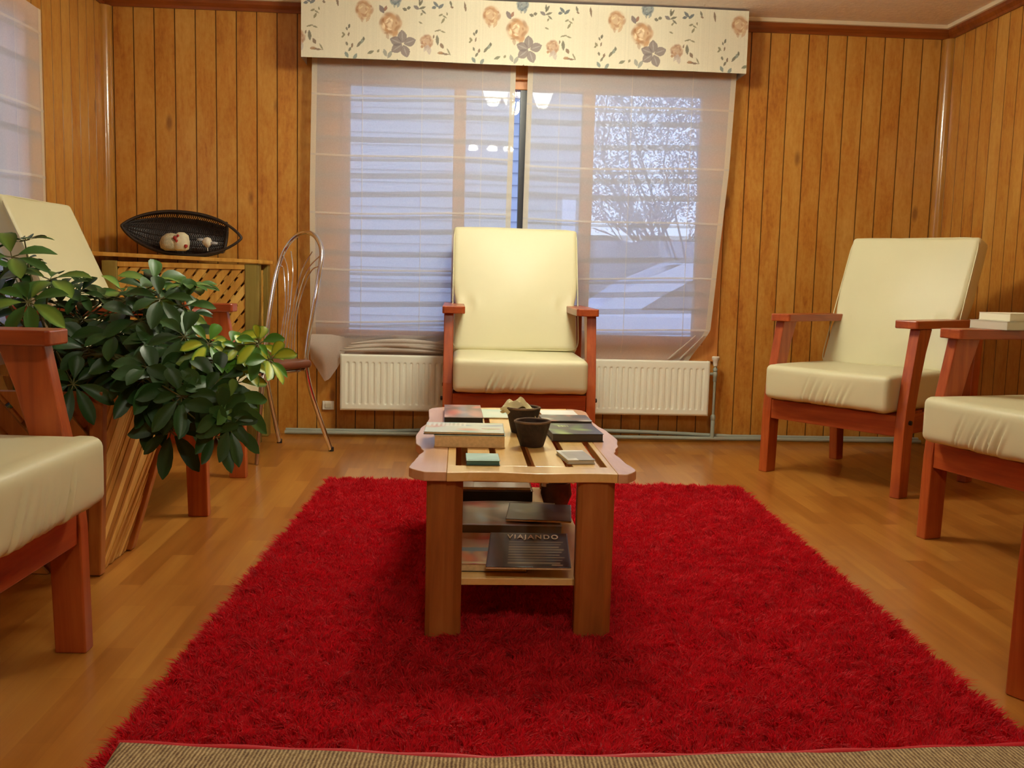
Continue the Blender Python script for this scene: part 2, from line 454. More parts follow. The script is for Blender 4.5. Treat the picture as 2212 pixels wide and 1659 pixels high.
def quarter(name, u, v, su, sv, r=0.045):
    poly = [(u, v)] + [(u + su * r * math.cos(a), v + sv * r * math.sin(a)) for a in [R(x) for x in range(0, 91, 9)]]
    o = obj(name, MB().prism(poly, 0.0, 2.262, 'z'), CORNER, smooth=40, fix=True, loc=PIV, rotz=TH); o['kind'] = 'structure'
quarter('trim_4', UL, 0, 1, -1); quarter('trim_5', UR, 0, -1, -1)

# ------------------------------------------------------------------ back window
def window(name, a, b, c, d, mulls, loc, rotz, stile=None):
    root = bpy.data.objects.new(name, None); COL.objects.link(root); root.location = loc; root.rotation_euler = (0, 0, rotz); root['kind'] = 'structure'
    f = MB(); y0, y1 = 0.02, 0.09; w = 0.05
    f.box(a, a + w, y0, y1, c, d); f.box(b - w, b, y0, y1, c, d); f.box(a + w, b - w, y0, y1, c, c + w); f.box(a + w, b - w, y0, y1, d - w, d)
    # architrave on the wall face
    t = 0.085
    f.box(a - t, a + .004, -0.016, 0.02, c - t, d + t); f.box(b - .004, b + t, -0.016, 0.02, c - t, d + t)
    f.box(a, b, -0.016, 0.02, d - .004, d + t); f.box(a, b, -0.016, 0.02, c - t, c + .004)
    obj('window_frame', f, FRAME, root, bevel=0.003)
    xs = [a + w] + [x for m_ in mulls for x in (m_ - 0.033, m_ + 0.033)] + [b - w]
    for m_ in mulls: obj('mullion', MB().box(m_ - 0.033, m_ + 0.033, 0.025, 0.085, c + w, d - w), FRAME, root, bevel=0.003)
    for x0, x1 in zip(xs[0::2], xs[1::2]):
        obj('glass_pane', MB().box(x0, x1, 0.055, 0.059, c + w, d - w), GLASS, root)
    if stile is not None:
        obj('sliding_stile', MB().box(stile - 0.022, stile + 0.022, 0.03, 0.08, c + w, d - w), plain('dark_stile', '20222c', 0.4), root)['label'] = 'dark sliding stile'
    return root
window('window_1', WIN[0], WIN[1], WIN[2], WIN[3], [-0.372, 0.335], PIV, TH, stile=-0.022)
window('window_2', LWIN[0] - VB, LWIN[1] - VB, LWIN[2], LWIN[3], [(LWIN[0] + LWIN[1]) / 2 - VB], rw(UL, VB), TH + R(90))

# ------------------------------------------------------------------ roman blinds
def blind(label, edgeL, edgeR, ztop, zbot, vfun, seams, pockets, cords, loc=PIV, rotz=TH, hang=None):
    """edgeL / edgeR give the side edges as functions of z; vfun the distance from the wall"""
    root = thing('roman_blind', label, 'blind', loc, rotz, 'sheer roman blinds over the windows')
    def zb(u): return zbot
    nz, nx = 90, 60
    def pt(s, t):
        z = ztop + (zbot - ztop) * t; u = edgeL(z) + (edgeR(z) - edgeL(z)) * s
        zz = z - (0.006 * math.sin(u * 5) if t > 0.1 else 0)
        return (u, vfun(u, z), zz)
    obj('fabric', MB().grid(pt, nx, nz), SHEER, root, smooth=180)
    def strip(name, z, hgt, mat, off):
        def p(s, t):
            zz = z + hgt * (0.5 - t); u = edgeL(zz) + (edgeR(zz) - edgeL(zz)) * s
            return (u, vfun(u, zz) + off, zz - 0.006 * math.sin(u * 5) - 0.004 * math.sin(u * 3 + z * 9))
        return obj(name, MB().grid(p, 60, 1), mat, root)
    for z in seams: strip('seam', z, 0.011, SEAM, -0.003); strip('rod_pocket_shade', z - 0.02, 0.016, POCKET, 0.003)
    for z in pockets: strip('rod_pocket_shade', z, 0.030, POCKET, 0.003); 
    def tape(e, sgn, w=0.028):
        def p(s, t):
            z = ztop + (zbot - ztop) * t; u = e(z) + sgn * w * s
            return (u, vfun(u, z) - 0.002, z)
        obj('hem_tape', MB().grid(p, 1, 80), TAPE, root)
    tape(edgeL, 1); tape(edgeR, -1)
    for u in cords:
        def p(s, t):
            z = ztop + (zbot + 0.05 - ztop) * t; return (u + (s - .5) * 0.004, vfun(u, z) - 0.004, z)
        obj('cord', MB().grid(p, 1, 60), SEAM, root)
    return root
def vb(u, z):   # hangs 9 cm off the wall, tucked behind the radiator at the foot
    v = -0.088 - 0.004 * math.sin(u * 7 + z * 3)
    if z < 0.62:
        k = min(1, (0.62 - z) / 0.17); v += 0.066 * k * k * (3 - 2 * k)
    return v
def lerp(z, pts):
    for (z1, a), (z0, b) in zip(pts[:-1], pts[1:]):
        if z <= z1 and z >= z0: return b + (a - b) * (z - z0) / (z1 - z0)
    return pts[0][1] if z > pts[0][0] else pts[-1][1]
LZ = [1.842, 1.523, 1.225, 0.918, 0.640]; PZ = [1.94, 1.737, 1.61, 1.42, 1.325, 1.128, 1.008, 0.84, 0.733]
bl = blind('left sheer white roman blind over the large window, bunched up at the foot',
      lambda z: lerp(z, [(2.06, -1.155), (1.3, -1.166), (0.4, -1.16)]), lambda z: lerp(z, [(2.06, -0.078), (0.4, -0.096)]), 2.05, 0.44, vb, LZ, PZ + [0.553], [-0.89, -0.575, -0.255])
# crumpled foot of the left blind: doubled fabric along the radiator top and the corner hanging beside it
def foot(s, t):
    u = -1.165 + 1.0 * s
    top = 0.56; low = 0.462
    if u < -0.985:
        low = lerp(-u, [(1.17, 0.43), (1.087, 0.30), (1.06, 0.315), (1.012, 0.385), (0.985, 0.455)])
    z = top + (low - top) * t
    v = -0.075 - 0.012 * math.sin(t * 5 + u * 6) + 0.009 * math.sin(u * 24 + t * 4)
    if u > -1.0: v = max(v, -0.075) + 0.028 * t
    else: v -= 0.02 * math.sin(math.pi * t) * math.sin((u + 1.17) * 18)
    return (u, v, z - 0.012 * math.sin(u * 2.6 + 1) * (1 if u > -0.98 else 0.3))
obj('bunched_foot', MB().grid(foot, 90, 14), CRUMPLE, bl, smooth=180)
for k in range(4):    # rolls of cloth lying on the foot
    pts = [(-1.0 + 0.55 * i / 24 + 0.02 * k, -0.096 - 0.007 * math.sin(i * .4 + k), 0.478 + 0.013 * k + 0.02 * math.sin(i / 24 * math.pi) * (1 if k % 2 else .5) ) for i in range(25)]
    obj('cloth_roll', MB().tube(pts, [0.003 + 0.009 * math.sin(math.pi * i / 24) for i in range(25)], 8), CRUMPLE, bl, smooth=180)
bl2 = blind('right sheer white roman blind over the large window, lower corner pulled inward',
      lambda z: lerp(z, [(2.06, -0.014), (0.4, -0.03)]), lambda z: lerp(z, [(2.06, 1.116), (1.5, 1.10), (0.63, 1.038), (0.44, 0.93)]), 2.05, 0.44, vb, [1.82, 1.5, 1.212, 0.905, 0.627], [1.93, 1.733, 1.61, 1.437, 1.345, 1.125, 1.003, 0.82, 0.73], [0.16, 0.55, 0.88])
for k in range(2):    # pulled folds at the gathered corner
    pts = [(1.0 - 0.045 * k - 0.115 * t - 0.02 * k * t, vb(1, 0.60 - 0.13 * t) - 0.006, 0.60 - 0.14 * t) for t in [i / 10 for i in range(11)]]
    obj('gathered_fold', MB().tube(pts, [0.002 + 0.004 * i / 10 for i in range(11)], 6), CRUMPLE, bl2, smooth=180)
# blind of the left window (local x runs along the left wall to the far corner)
bx = -VB
blind('sheer white roman blind on the left wall, cut by the picture edge',
      lambda z: LWIN[0] - 0.10 + bx, lambda z: -0.925 + bx, 2.0, 0.5, lambda u, z: -0.06 - 0.004 * math.sin(u * 8), [1.89, 1.566, 1.274, 0.96, 0.68], [1.75, 1.45, 1.12], [bx - 1.2, bx - 1.7], loc=rw(UL, VB), rotz=TH + R(90))

# ------------------------------------------------------------------ floral pelmet
def floral(W_, H_, nx, nz):
    """numpy painting of the printed cotton, x 0..W_, z 0..H_ (metres); the motif repeats every 0.655 m"""
    X, Z = np.meshgrid(np.linspace(0, W_, nx), np.linspace(0, H_, nz))
    img = np.zeros((nz, nx, 3)); img[:] = lin('d8d0b8')
    # slub of the cloth
    img *= (1 + 0.035 * np.repeat(rng.standard_normal((1, nx)), nz, 0)[..., None] * 0.5 + 0.02 * rng.standard_normal((nz, nx))[..., None])
    S = 0.655 / 830.0      # metres per unit of the motif drawing (830 units wide, 440 high)
    def el(cx, cy, a, b, ang, col, al=0.8, soft=0.25):
        for k in range(-1, 6):
            x0 = (cx - 75) * S + k * 0.655; z0 = H_ - (cy + 12) * S
            if x0 < -0.1 or x0 > W_ + 0.1: continue
            dx = (X - x0); dz = (Z - z0); c, s = math.cos(ang), math.sin(ang)
            p = (dx * c + dz * s) / (a * S); q = (-dx * s + dz * c) / (b * S)
            r = np.sqrt(p * p + q * q)
            w = np.clip((1 - r) / soft, 0, 1)[..., None] * al
            img[:] = img * (1 - w) + np.array(lin(col)) * w
    def leaf(cx, cy, l, w, ang, col, al=0.8):   # pointed leaf, ang in degrees
        for k in range(-1, 6):
            x0 = (cx - 75) * S + k * 0.655; z0 = H_ - (cy + 12) * S
            if x0 < -0.1 or x0 > W_ + 0.1: continue
            dx = (X - x0) / S; dz = (Z - z0) / S; c, s = math.cos(R(ang)), math.sin(R(ang))
            p = (dx * c + dz * s) / l; q = (-dx * s + dz * c) / (w * 1.25)
            m_ = (np.abs(p) < 1) & (np.abs(q) < (1 - p * p))
            ww = (m_ * al)[..., None]
            img[:] = img * (1 - ww) + np.array(lin(col)) * ww
    r2 = random.Random(3)
    def rose(cx, cy, rad, dark, midc, lite):
        el(cx, cy, rad, rad * 1.1, 0, midc, 0.75, 0.35)
        for i in range(11):
            a = i * 0.57 + cx; rr = rad * (0.55 + 0.35 * r2.random())
            el(cx + rr * math.cos(a), cy + rr * math.sin(a), rad * 0.45, rad * 0.22, -a + 1.4, dark if i % 2 else midc, 0.6, 0.5)
        for i in range(16):
            a = r2.random() * 6.28; rr = rad * (0.15 + 0.75 * r2.random()); o_ = r2.uniform(-.5, .5)
            el(cx + rr * math.cos(a), cy + rr * math.sin(a), rad * r2.uniform(.16, .34), rad * 0.09, -a + 1.57 + o_, lite if i % 2 else dark, 0.6, 0.5)
        leaf(cx + rad * .45, cy + rad * .9, rad * .45, rad * .14, 60, midc, .7); leaf(cx - rad * .2, cy + rad * 1.05, rad * .3, rad * .12, 100, dark, .5)
    rose(480, 80, 62, 'a87a58', 'c19a74', 'dccba2')
    rose(650, 165, 75, '9a6c48', 'bb8e64', 'f0e2c0')
    el(648, 172, 22, 26, 0, 'f2e6c6', .5, .7); el(662, 150, 8, 26, 0.1, 'f2e6c6', .5, .6)
    rose(685, 8, 42, '52606a', '6d7a84', '9aa6a8')
    # violet five petal bloom
    for a in (95, 160, 215, 290, 20): 
        r_ = 48; leaf(735 + r_ * math.cos(R(a)), 290 - r_ * math.sin(R(a)), 42, 24, a, '766a6c', 0.85)
        leaf(735 + r_ * math.cos(R(a)), 290 - r_ * math.sin(R(a)), 34, 3, a, 'a8a09a', 0.7)
    # sprigs: (x, y, [(dx,dy,len,wid,ang,col)])
    G1, G2, G3, B1 = '5e5c4e', '7c7658', '705442', '4e5a66'
    for (x, y, l, w, a, c) in [(118, 30, 26, 8, 135, B1), (150, 40, 24, 8, 40, B1), (105, 50, 16, 8, 10, B1), (215, 20, 20, 6, 110, G1), (222, 42, 12, 5, 160, G3), (308, 35, 34, 6, 100, G3),
                               (150, 95, 16, 5, 20, G2), (175, 105, 18, 4, 150, G2), (165, 130, 22, 6, 60, G2), (190, 85, 12, 4, 100, G2),
                               (595, 75, 30, 12, 120, '6a5c62'), (620, 70, 20, 8, 70, '8c5a4a'), (770, 60, 14, 8, 20, G1), (745, 70, 16, 8, 160, G1), (820, 55, 22, 9, 150, '6a6468'), (850, 25, 26, 6, 60, G1), (860, 55, 24, 6, 20, G1), (840, 20, 24, 5, 90, G1), (868, 80, 20, 5, 140, G1),
                               (130, 195, 24, 4, 15, G2), (165, 200, 22, 4, 160, G2), (130, 255, 34, 9, 95, G1), (160, 290, 20, 9, 120, G3), (175, 340, 40, 5, 175, G3), (205, 325, 26, 4, 120, G2), (105, 235, 14, 4, 80, G3), (150, 335, 20, 8, 10, 'a07c5c'),
                               (385, 190, 16, 6, 75, '4c4a40'), (370, 205, 12, 5, 110, G1), (382, 240, 16, 4, 80, G3), (350, 240, 16, 6, 130, G2), (345, 255, 12, 5, 40, G2), (370, 300, 14, 6, 110, G1), (405, 310, 16, 6, 80, G3), (390, 335, 18, 6, 60, G1), (370, 370, 22, 9, 120, '6a7a78'), (425, 380, 24, 9, 60, '6a7a78'), (450, 300, 26, 7, 55, G1), (470, 280, 20, 8, 65, '7c8478'), (480, 265, 14, 6, 100, G1),
                               (525, 350, 24, 8, 25, '6a6e58'), (575, 340, 12, 6, 60, G2), (620, 350, 26, 10, 110, '8f9088'), (650, 360, 30, 10, 60, '8f9088'), (700, 400, 14, 6, 90, G1), (725, 405, 14, 5, 120, G1), (855, 95, 12, 5, 60, G2), (848, 150, 14, 4, 160, G2), (860, 300, 10, 8, 0, 'a87a58')]:
        leaf(x, y, l, w, a, c, 0.85)
    rose(890, 265, 44, '9c7058', 'b08a6c', 'd0b694')
    leaf(905, 320, 32, 12, 100, 'b4a6a0', .7); leaf(885, 310, 28, 9, 60, 'b4a6a0', .6)
    return X, Z, np.clip(img, 0, 1)

def color_grid(name, pts, img, mat, parent, smooth=False):
    """pts (nz,nx,3) and colours per vertex"""
    nz, nx = pts.shape[:2]
    idx = np.arange(nz * nx).reshape(nz, nx)
    q = np.stack([idx[:-1, :-1], idx[:-1, 1:], idx[1:, 1:], idx[1:, :-1]], -1).reshape(-1, 4)
    me = bpy.data.meshes.new(name); me.vertices.add(nz * nx); me.vertices.foreach_set('co', pts.reshape(-1).astype(np.float32))
    me.loops.add(q.size); me.loops.foreach_set('vertex_index', q.reshape(-1).astype(np.int32))
    me.polygons.add(len(q)); me.polygons.foreach_set('loop_start', np.arange(0, q.size, 4, dtype=np.int32)); me.polygons.foreach_set('loop_total', np.full(len(q), 4, dtype=np.int32))
    me.update(calc_edges=True)
    at = me.color_attributes.new('Col', 'FLOAT_COLOR', 'POINT')
    rgba = np.concatenate([img.reshape(-1, 3), np.ones((nz * nx, 1))], 1).astype(np.float32); at.data.foreach_set('color', rgba.reshape(-1))
    if smooth: me.polygons.foreach_set('use_smooth', [True] * len(me.polygons))
    return obj(name, me, mat, parent)

pel = thing('pelmet', 'floral printed cream fabric pelmet box above the window', 'pelmet', PIV, TH)
PU0, PU1, PV, PZ0, PZ1 = -1.195, 1.135, -0.20, 1.998, 2.318
X, Z, img = floral(PU1 - PU0, PZ1 - PZ0, 900, 130)
pts = np.stack([X + PU0, np.full_like(X, PV) + 0.0015 * np.sin(X * 9) + 0.001 * np.sin(Z * 30), Z + PZ0 + 0.002 * np.sin(X * 4)], -1)
color_grid('front_fabric', pts, img, PRINT, pel)
for (u, ii) in ((PU0, 0), (PU1, 899)):
    Y2, Z2 = np.meshgrid(np.linspace(PV, -0.001, 70), np.linspace(0, PZ1 - PZ0, 130)); c0 = 200
    im2 = img[:, c0:c0 + 70] if u == PU0 else img[:, 620:690]
    color_grid('side_fabric', np.stack([np.full_like(Y2, u), Y2, Z2 + PZ0], -1), im2, PRINT, pel)
obj('board', MB().box(PU0 + .006, PU1 - .006, PV + .008, -0.002, PZ1 - 0.02, PZ1 - .002), TRIM, pel)
obj('lining', MB().box(PU0 + .004, PU1 - .004, PV + .004, PV + .007, PZ0 + .004, PZ1 - .01), plain('pelmet_lining', '9c8468', 0.8), pel)

# ------------------------------------------------------------------ radiator and pipes
rad = thing('radiator', 'low cream panel radiator under the large window', 'radiator', PIV, TH)
RU0, RU1, RZ0, RZ1 = -0.998, 1.043, 0.152, 0.460
def radface():
    nx, nz = 560, 70
    X, Zz = np.meshgrid(np.linspace(RU0, RU1, nx), np.linspace(RZ0, RZ1, nz))
    pit = 0.0345; ph = ((X - RU0 - 0.022) / pit) % 1.0
    gro = np.exp(-((ph - 0.5) / 0.16) ** 2)
    inside = (X > RU0 + 0.03) & (X < RU1 - 0.03)
    ez = np.clip(np.minimum(Zz - (RZ0 + 0.034), (RZ1 - 0.042) - Zz) / 0.007, 0, 1)
    dep = gro * inside * ez * 0.009
    e = np.minimum(np.minimum(X - RU0, RU1 - X), np.minimum(Zz - RZ0, RZ1 - Zz)); rnd = np.clip(1 - e / 0.008, 0, 1) ** 2 * 0.008
    Yv = -0.105 + dep + rnd
    return np.stack([X, Yv, Zz], -1)
P_ = radface(); color_grid('front_panel', P_, np.ones_like(P_), RAD, rad, smooth=True)
mb = MB(); mb.box(RU0, RU1, -0.100, -0.094, RZ0, RZ1); obj('back_sheet', mb, RAD, rad)
obj('side_cover', MB().box(RU0 - .001, RU0 + .004, -0.100, -0.045, RZ0 + .01, RZ1 - .002), RAD, rad, bevel=.002)
obj('side_cover', MB().box(RU1 - .004, RU1 + .001, -0.100, -0.045, RZ0 + .01, RZ1 - .002), RAD, rad, bevel=.002)
obj('rear_panel', MB().box(RU0 + .01, RU1 - .01, -0.052, -0.044, RZ0 + .01, RZ1 - .01), RAD, rad)
g = MB()
for i in range(60): g.box(RU0 + .02 + i * .0338, RU0 + .026 + i * .0338, -0.092, -0.054, RZ0 + .02, RZ1 - .012)
obj('convector_fins', g, RAD, rad)
for u in (-0.7, 0.75): obj('wall_bracket', MB().box(u - .02, u + .02, -0.044, -0.001, RZ0 + .05, RZ1 - .05), RAD, rad)
vu = 1.078
v = MB().lathe([(0.012, 0.432), (0.014, 0.44), (0.016, 0.462), (0.021, 0.468), (0.022, 0.482), (0.018, 0.486), (0, 0.487)], (vu, -0.085, 0), 16)
obj('valve_head', v, WHITE_PL, rad, smooth=40)
v = MB().lathe([(0.006, 0.40), (0.013, 0.404), (0.014, 0.414), (0.011, 0.42), (0.007, 0.425), (0.006, 0.435)], (vu, -0.085, 0), 12)
v.lathe([(0.009, 0.345), (0.011, 0.348), (0.011, 0.372), (0.014, 0.378), (0.014, 0.395), (0.009, 0.402)], (vu, -0.085, 0), 10)
v.tube([(vu, -0.085, 0.387), (RU1, -0.085, 0.387)], 0.009, 10)
obj('valve_body', v, PIPE, rad, smooth=40)
v = MB().tube([(vu, -0.085, 0.35), (vu, -0.085, 0.11)], 0.0075, 10)
v.lathe([(0.0075, 0.12), (0.014, 0.13), (0.014, 0.15), (0.0075, 0.16)], (vu, -0.085, 0), 10)
v.lathe([(0.012, 0.022), (0.012, 0.125), (0.009, 0.13)], (vu, -0.085, 0), 10)
obj('riser_pipe', v, PIPE, rad, smooth=40)
def wob_pipe(z, v0, u0, u1, dz=0.0):
    return [(u0 + (u1 - u0) * t / 40, v0 - 0.002 * math.sin(t), z + dz * math.sin(math.pi * min(1, max(0, (t - 6) / 22)))) for t in range(41)]
o = obj('heating_pipe', MB().tube(wob_pipe(0.022, -0.085, -1.30, UR - .05, 0.0), 0.0115, 10), PIPE, smooth=60, loc=PIV, rotz=TH)
tag(o, 'lower of the two grey heating pipes along the floor at the window wall', 'pipe', 'heating pipes along the floor')
o = obj('heating_pipe', MB().tube(wob_pipe(0.030, -0.052, -1.30, UR - .05, 0.024), 0.0115, 10), PIPE, smooth=60, loc=PIV, rotz=TH)
tag(o, 'upper of the two grey heating pipes, nearer the window wall', 'pipe', 'heating pipes along the floor')
sk = thing('wall_socket', 'small cream socket on the planks left of the radiator', 'socket', PIV, TH)
obj('plate', MB().box(-1.107, -1.042, -0.011, -0.0005, 0.139, 0.188), WHITE_PL, sk, bevel=.003)
obj('rocker', MB().box(-1.092, -1.060, -0.015, -0.010, 0.150, 0.177), plain('socket_insert', 'cfcab2', 0.4), sk, bevel=.002)

# ------------------------------------------------------------------ armchairs
def cushion(a, b, c, r, disp=None, cuts=(40, 40, 12), name='cushion'):
    """soft rounded box, half sizes a, b, c"""
    bm = bmesh.new(); nx, ny, nz = cuts
    def ax(n, h): return [h * math.sin(math.pi / 2 * (2 * i / n - 1)) if n < 20 else h * (0.5 * (2 * i / n - 1) + 0.5 * math.sin(math.pi / 2 * (2 * i / n - 1))) for i in range(n + 1)]
    X, Y, Z = ax(nx, a), ax(ny, b), ax(nz, c); V = {}
    def vert(i, j, k):
        key = (i, j, k)
        if key not in V:
            p = Vector((X[i], Y[j], Z[k])); core = Vector((max(-(a - r), min(a - r, p.x)), max(-(b - r), min(b - r, p.y)), max(-(c - r), min(c - r, p.z))))
            d = p - core
            q = core + d.normalized() * r if d.length > 1e-9 else p
            if disp: q = Vector(disp(q, d.normalized() if d.length > 1e-9 else Vector((0, 0, 1))))
            V[key] = bm.verts.new(q)
        return V[key]
    for i in range(nx):
        for j in range(ny):
            bm.faces.new([vert(i, j, 0), vert(i, j + 1, 0), vert(i + 1, j + 1, 0), vert(i + 1, j, 0)])
            bm.faces.new([vert(i, j, nz), vert(i + 1, j, nz), vert(i + 1, j + 1, nz), vert(i, j + 1, nz)])
    for i in range(nx):
        for k in range(nz):
            bm.faces.new([vert(i, 0, k), vert(i + 1, 0, k), vert(i + 1, 0, k + 1), vert(i, 0, k + 1)])
            bm.faces.new([vert(i, ny, k), vert(i, ny, k + 1), vert(i + 1, ny, k + 1), vert(i + 1, ny, k)])
    for j in range(ny):
        for k in range(nz):
            bm.faces.new([vert(0, j, k), vert(0, j, k + 1), vert(0, j + 1, k + 1), vert(0, j + 1, k)])
            bm.faces.new([vert(nx, j, k), vert(nx, j + 1, k), vert(nx, j + 1, k + 1), vert(nx, j, k + 1)])
    me = bpy.data.meshes.new(name); bm.to_mesh(me); bm.free()
    me.polygons.foreach_set('use_smooth', [True] * len(me.polygons)); return me

def seat_cushion(seed):
    rn = random.Random(seed); A, B, Cc = 0.312, 0.325, 0.079
    wr_ = []; c_ = -0.12 + rn.uniform(-.03, .03)
    for i in range(7):
        wr_.append((c_, rn.uniform(.35, 1.0), rn.uniform(.38, .62), rn.uniform(.0030, .0055), rn.uniform(.025, .055))); c_ += rn.uniform(.018, .045)
    def disp(p, n):
        x, y, z = p
        z += (0.010 if z > 0 else 0.0) * (1 - (x / A) ** 2) * (1 - (y / B) ** 2) * 1.0
        if z > 0: z -= 0.004 * math.sin(x * 9 + seed) * (1 if y > -B + .05 else .3)
        if y < -B + 0.09:      # gathers of the cover on the front face
            e = 0.0
            for (c0, w, sl, wd, zt_) in wr_:
                s = x - c0 - sl * (z + 0.02) - 1.2 * z * z
                e += w * (math.exp(-(s / wd) ** 2) - 0.55 * math.exp(-((s - 2.2 * wd) / (1.6 * wd)) ** 2)) * max(0, min(1, (zt_ - z) / 0.05))
            fade = 1.0
            face = max(0, min(1, (-B + 0.09 - y) / 0.05))
            y += 0.0095 * e * fade * face
            y -= 0.005 * (1 - (x / A) ** 2) * (1 - (z / Cc) ** 2)
            if z < -0.06: z += 0.0018 * math.sin(x * 43 + seed) * math.sin(x * 17) * face
        x += (0.004 if x > 0 else -0.004) * (1 - (z / Cc) ** 2) * (1 - (y / B) ** 2)
        return (x, y, z)
    return cushion(A, B, Cc, 0.026, disp, (150, 34, 16), 'seat_cushion')

def back_cushion(seed):
    A, B, Cc = 0.318, 0.050, 0.335
    def disp(p, n):
        x, y, z = p
        pinch = math.exp(-((z + 0.09) / 0.035) ** 2)
        x *= 1.0 + 0.03 * max(0, min(1, (z + 0.05) / 0.1)) - 0.03 * pinch - 0.01
        k = (1 - min(1, (x / A) ** 2)) * (1 - min(1, (z / Cc) ** 2))
        if y < 0: y -= 0.018 * k + 0.003 * math.sin(x * 14 + seed) * math.sin(z * 9 + 1) * k
        if abs(x) > A - .12: y += 0.005 * pinch * math.sin((abs(x) - A) * 60)
        z += 0.004 * math.cos(x * 8 + seed) * (1 if z > 0 else -1)
        return (x, y, z)
    return cushion(A, B, Cc, 0.020, disp, (44, 10, 48), 'back_cushion')

def piping(A, Cc, y, r=0.003):
    pts = []
    for i in range(40):
        a = 2 * math.pi * i / 40; c, s = math.cos(a), math.sin(a)
        pts.append(((A) * abs(c) ** .12 * (1 if c > 0 else -1), y, Cc * abs(s) ** .12 * (1 if s > 0 else -1)))
    return MB().tube(pts, r, 6, closed=True)

LEGP = [(0, 0), (0.006, 0.30), (0.016, 0.40), (0.034, 0.50), (0.058, 0.62), (0.078, 0.722), (0.184, 0.722), (0.146, 0.62), (0.114, 0.50), (0.094, 0.40), (0.081, 0.30), (0.072, 0)]
def armchair(label, loc, rotz, seed, back=(0.563, 0.826, -20.5)):
    t = thing('armchair', label, 'armchair', loc, rotz, 'wooden armchairs with cream cushions')
    for s in (-1, 1):
        x0, x1 = (s * 0.36, s * 0.315) if s > 0 else (-0.36, -0.315)
        lg = obj('front_leg', MB().prism(LEGP, min(x0, x1), max(x0, x1), 'x'), RED_WOOD, t, bevel=.004, fix=True)
        obj('foot_pad', MB().box(min(x0, x1) + .006, max(x0, x1) - .006, 0.006, 0.066, 0.0, 0.004), BLACK, lg)
        obj('rear_leg', MB().prism([(0.60, 0), (0.575, 0.36), (0.60, 0.722), (0.665, 0.722), (0.645, 0.36), (0.66, 0)], min(x0, x1), max(x0, x1), 'x'), RED_WOOD, t, bevel=.004, fix=True)
        ax0, ax1 = (0.262, 0.368) if s > 0 else (-0.368, -0.262)
        obj('armrest', MB().prism([(ax0, 0.05), (ax0 + .008, 0.042), (ax1 - .008, 0.042), (ax1, 0.05), (ax1, 0.69), (ax0, 0.69)], 0.7225, 0.757, 'z'), RED_WOOD_Y, t, bevel=.004, fix=True)
        xi0, xi1 = (0.285, 0.314) if s > 0 else (-0.314, -0.285)
        obj('side_rail', MB().box(xi0, xi1, 0.03, 0.62, 0.262, 0.350), RED_WOOD_Y, t, bevel=.003)
        obj('back_stile', MB().prism([(0.585, 0.352), (0.70, 0.76), (0.725, 0.75), (0.62, 0.352)], xi0, xi1, 'x'), RED_WOOD, t, bevel=.003, fix=True)
        for (y, z) in ((0.045, 0.325), (0.62, 0.325)):
            obj('bolt', MB().lathe([(0.010, 0), (0.010, 0.010), (0.006, 0.012), (0, 0.012)], (0, 0, 0), 10, m=Matrix.Translation((s * 0.359, y, z)) @ Matrix.Rotation(s * R(90), 4, 'Y')), BLACK, t, smooth=40)
    obj('front_rail', MB().box(-0.3145, 0.3145, 0.012, 0.036, 0.262, 0.352), RED_WOOD_X, t, bevel=.003)
    obj('rear_rail', MB().box(-0.3145, 0.3145, 0.60, 0.625, 0.262, 0.352), RED_WOOD_X, t, bevel=.003)
    for k in range(5): obj('seat_slat', MB().box(-0.313, 0.313, 0.07 + k * 0.105, 0.13 + k * 0.105, 0.3505, 0.362), RED_WOOD_X, t)
    for k in range(2):
        y = 0.640 + 0.042 * k; z = 0.50 + 0.14 * k
        m_ = Matrix.Translation((0, y, z)) @ Matrix.Rotation(R(-17), 4, 'X')
        obj('back_slat', MB().box(-0.284, 0.284, -0.008, 0.008, -0.04, 0.04, m=m_), RED_WOOD_X, t, bevel=.003)
    c = obj('seat_cushion', seat_cushion(seed), CREAM, t); c.location = (0, 0.265, 0.4425)
    b = obj('back_cushion', back_cushion(seed), CREAM, t); b.location = (0, back[0], back[1]); b.rotation_euler = (R(back[2]), 0, 0)
    obj('piping', piping(0.322, 0.329, -0.043), CREAM, b, smooth=60)
    return t
ch = armchair('wooden armchair with cream cushions standing in front of the radiator', (0.118, 4.47, 0), TH, 1)
armchair('wooden armchair with cream cushions in the far right corner', (1.5045, 4.271, 0), R(-51.6), 2, (0.568, 0.808, -20.5))
armchair('wooden armchair with white paper pads on its arm, cut by the right edge', (1.648, 3.045, 0), R(-72.5), 3)
armchair('wooden armchair with cream cushions behind the planter and its plant', (-1.055, 3.82, 0), R(93), 4, (0.625, 0.826, -24))
armchair('nearest left armchair, cream seat and red wooden leg, cut by the left edge', (-0.940, 1.865, 0), R(90), 5)
armchair('nearest right armchair, only one red wooden leg in the picture', (1.336, 1.735, 0), R(-60), 6)

# pads on the arm of the right armchair
def pad(name, label, L, Wd, T, loc, rz, mat):
    t = thing(name, label, 'paper', loc, rz, 'white pads on the armrest')
    obj('page_block', MB().box(0, L, -Wd / 2, Wd / 2, 0.0015, T - .0015), mat, t, bevel=.001)
    for z in (0, T - .0015): obj('cover', MB().box(-.001, L + .001, -Wd / 2 - .001, Wd / 2 + .001, z, z + .0015), mat, t)
    return t

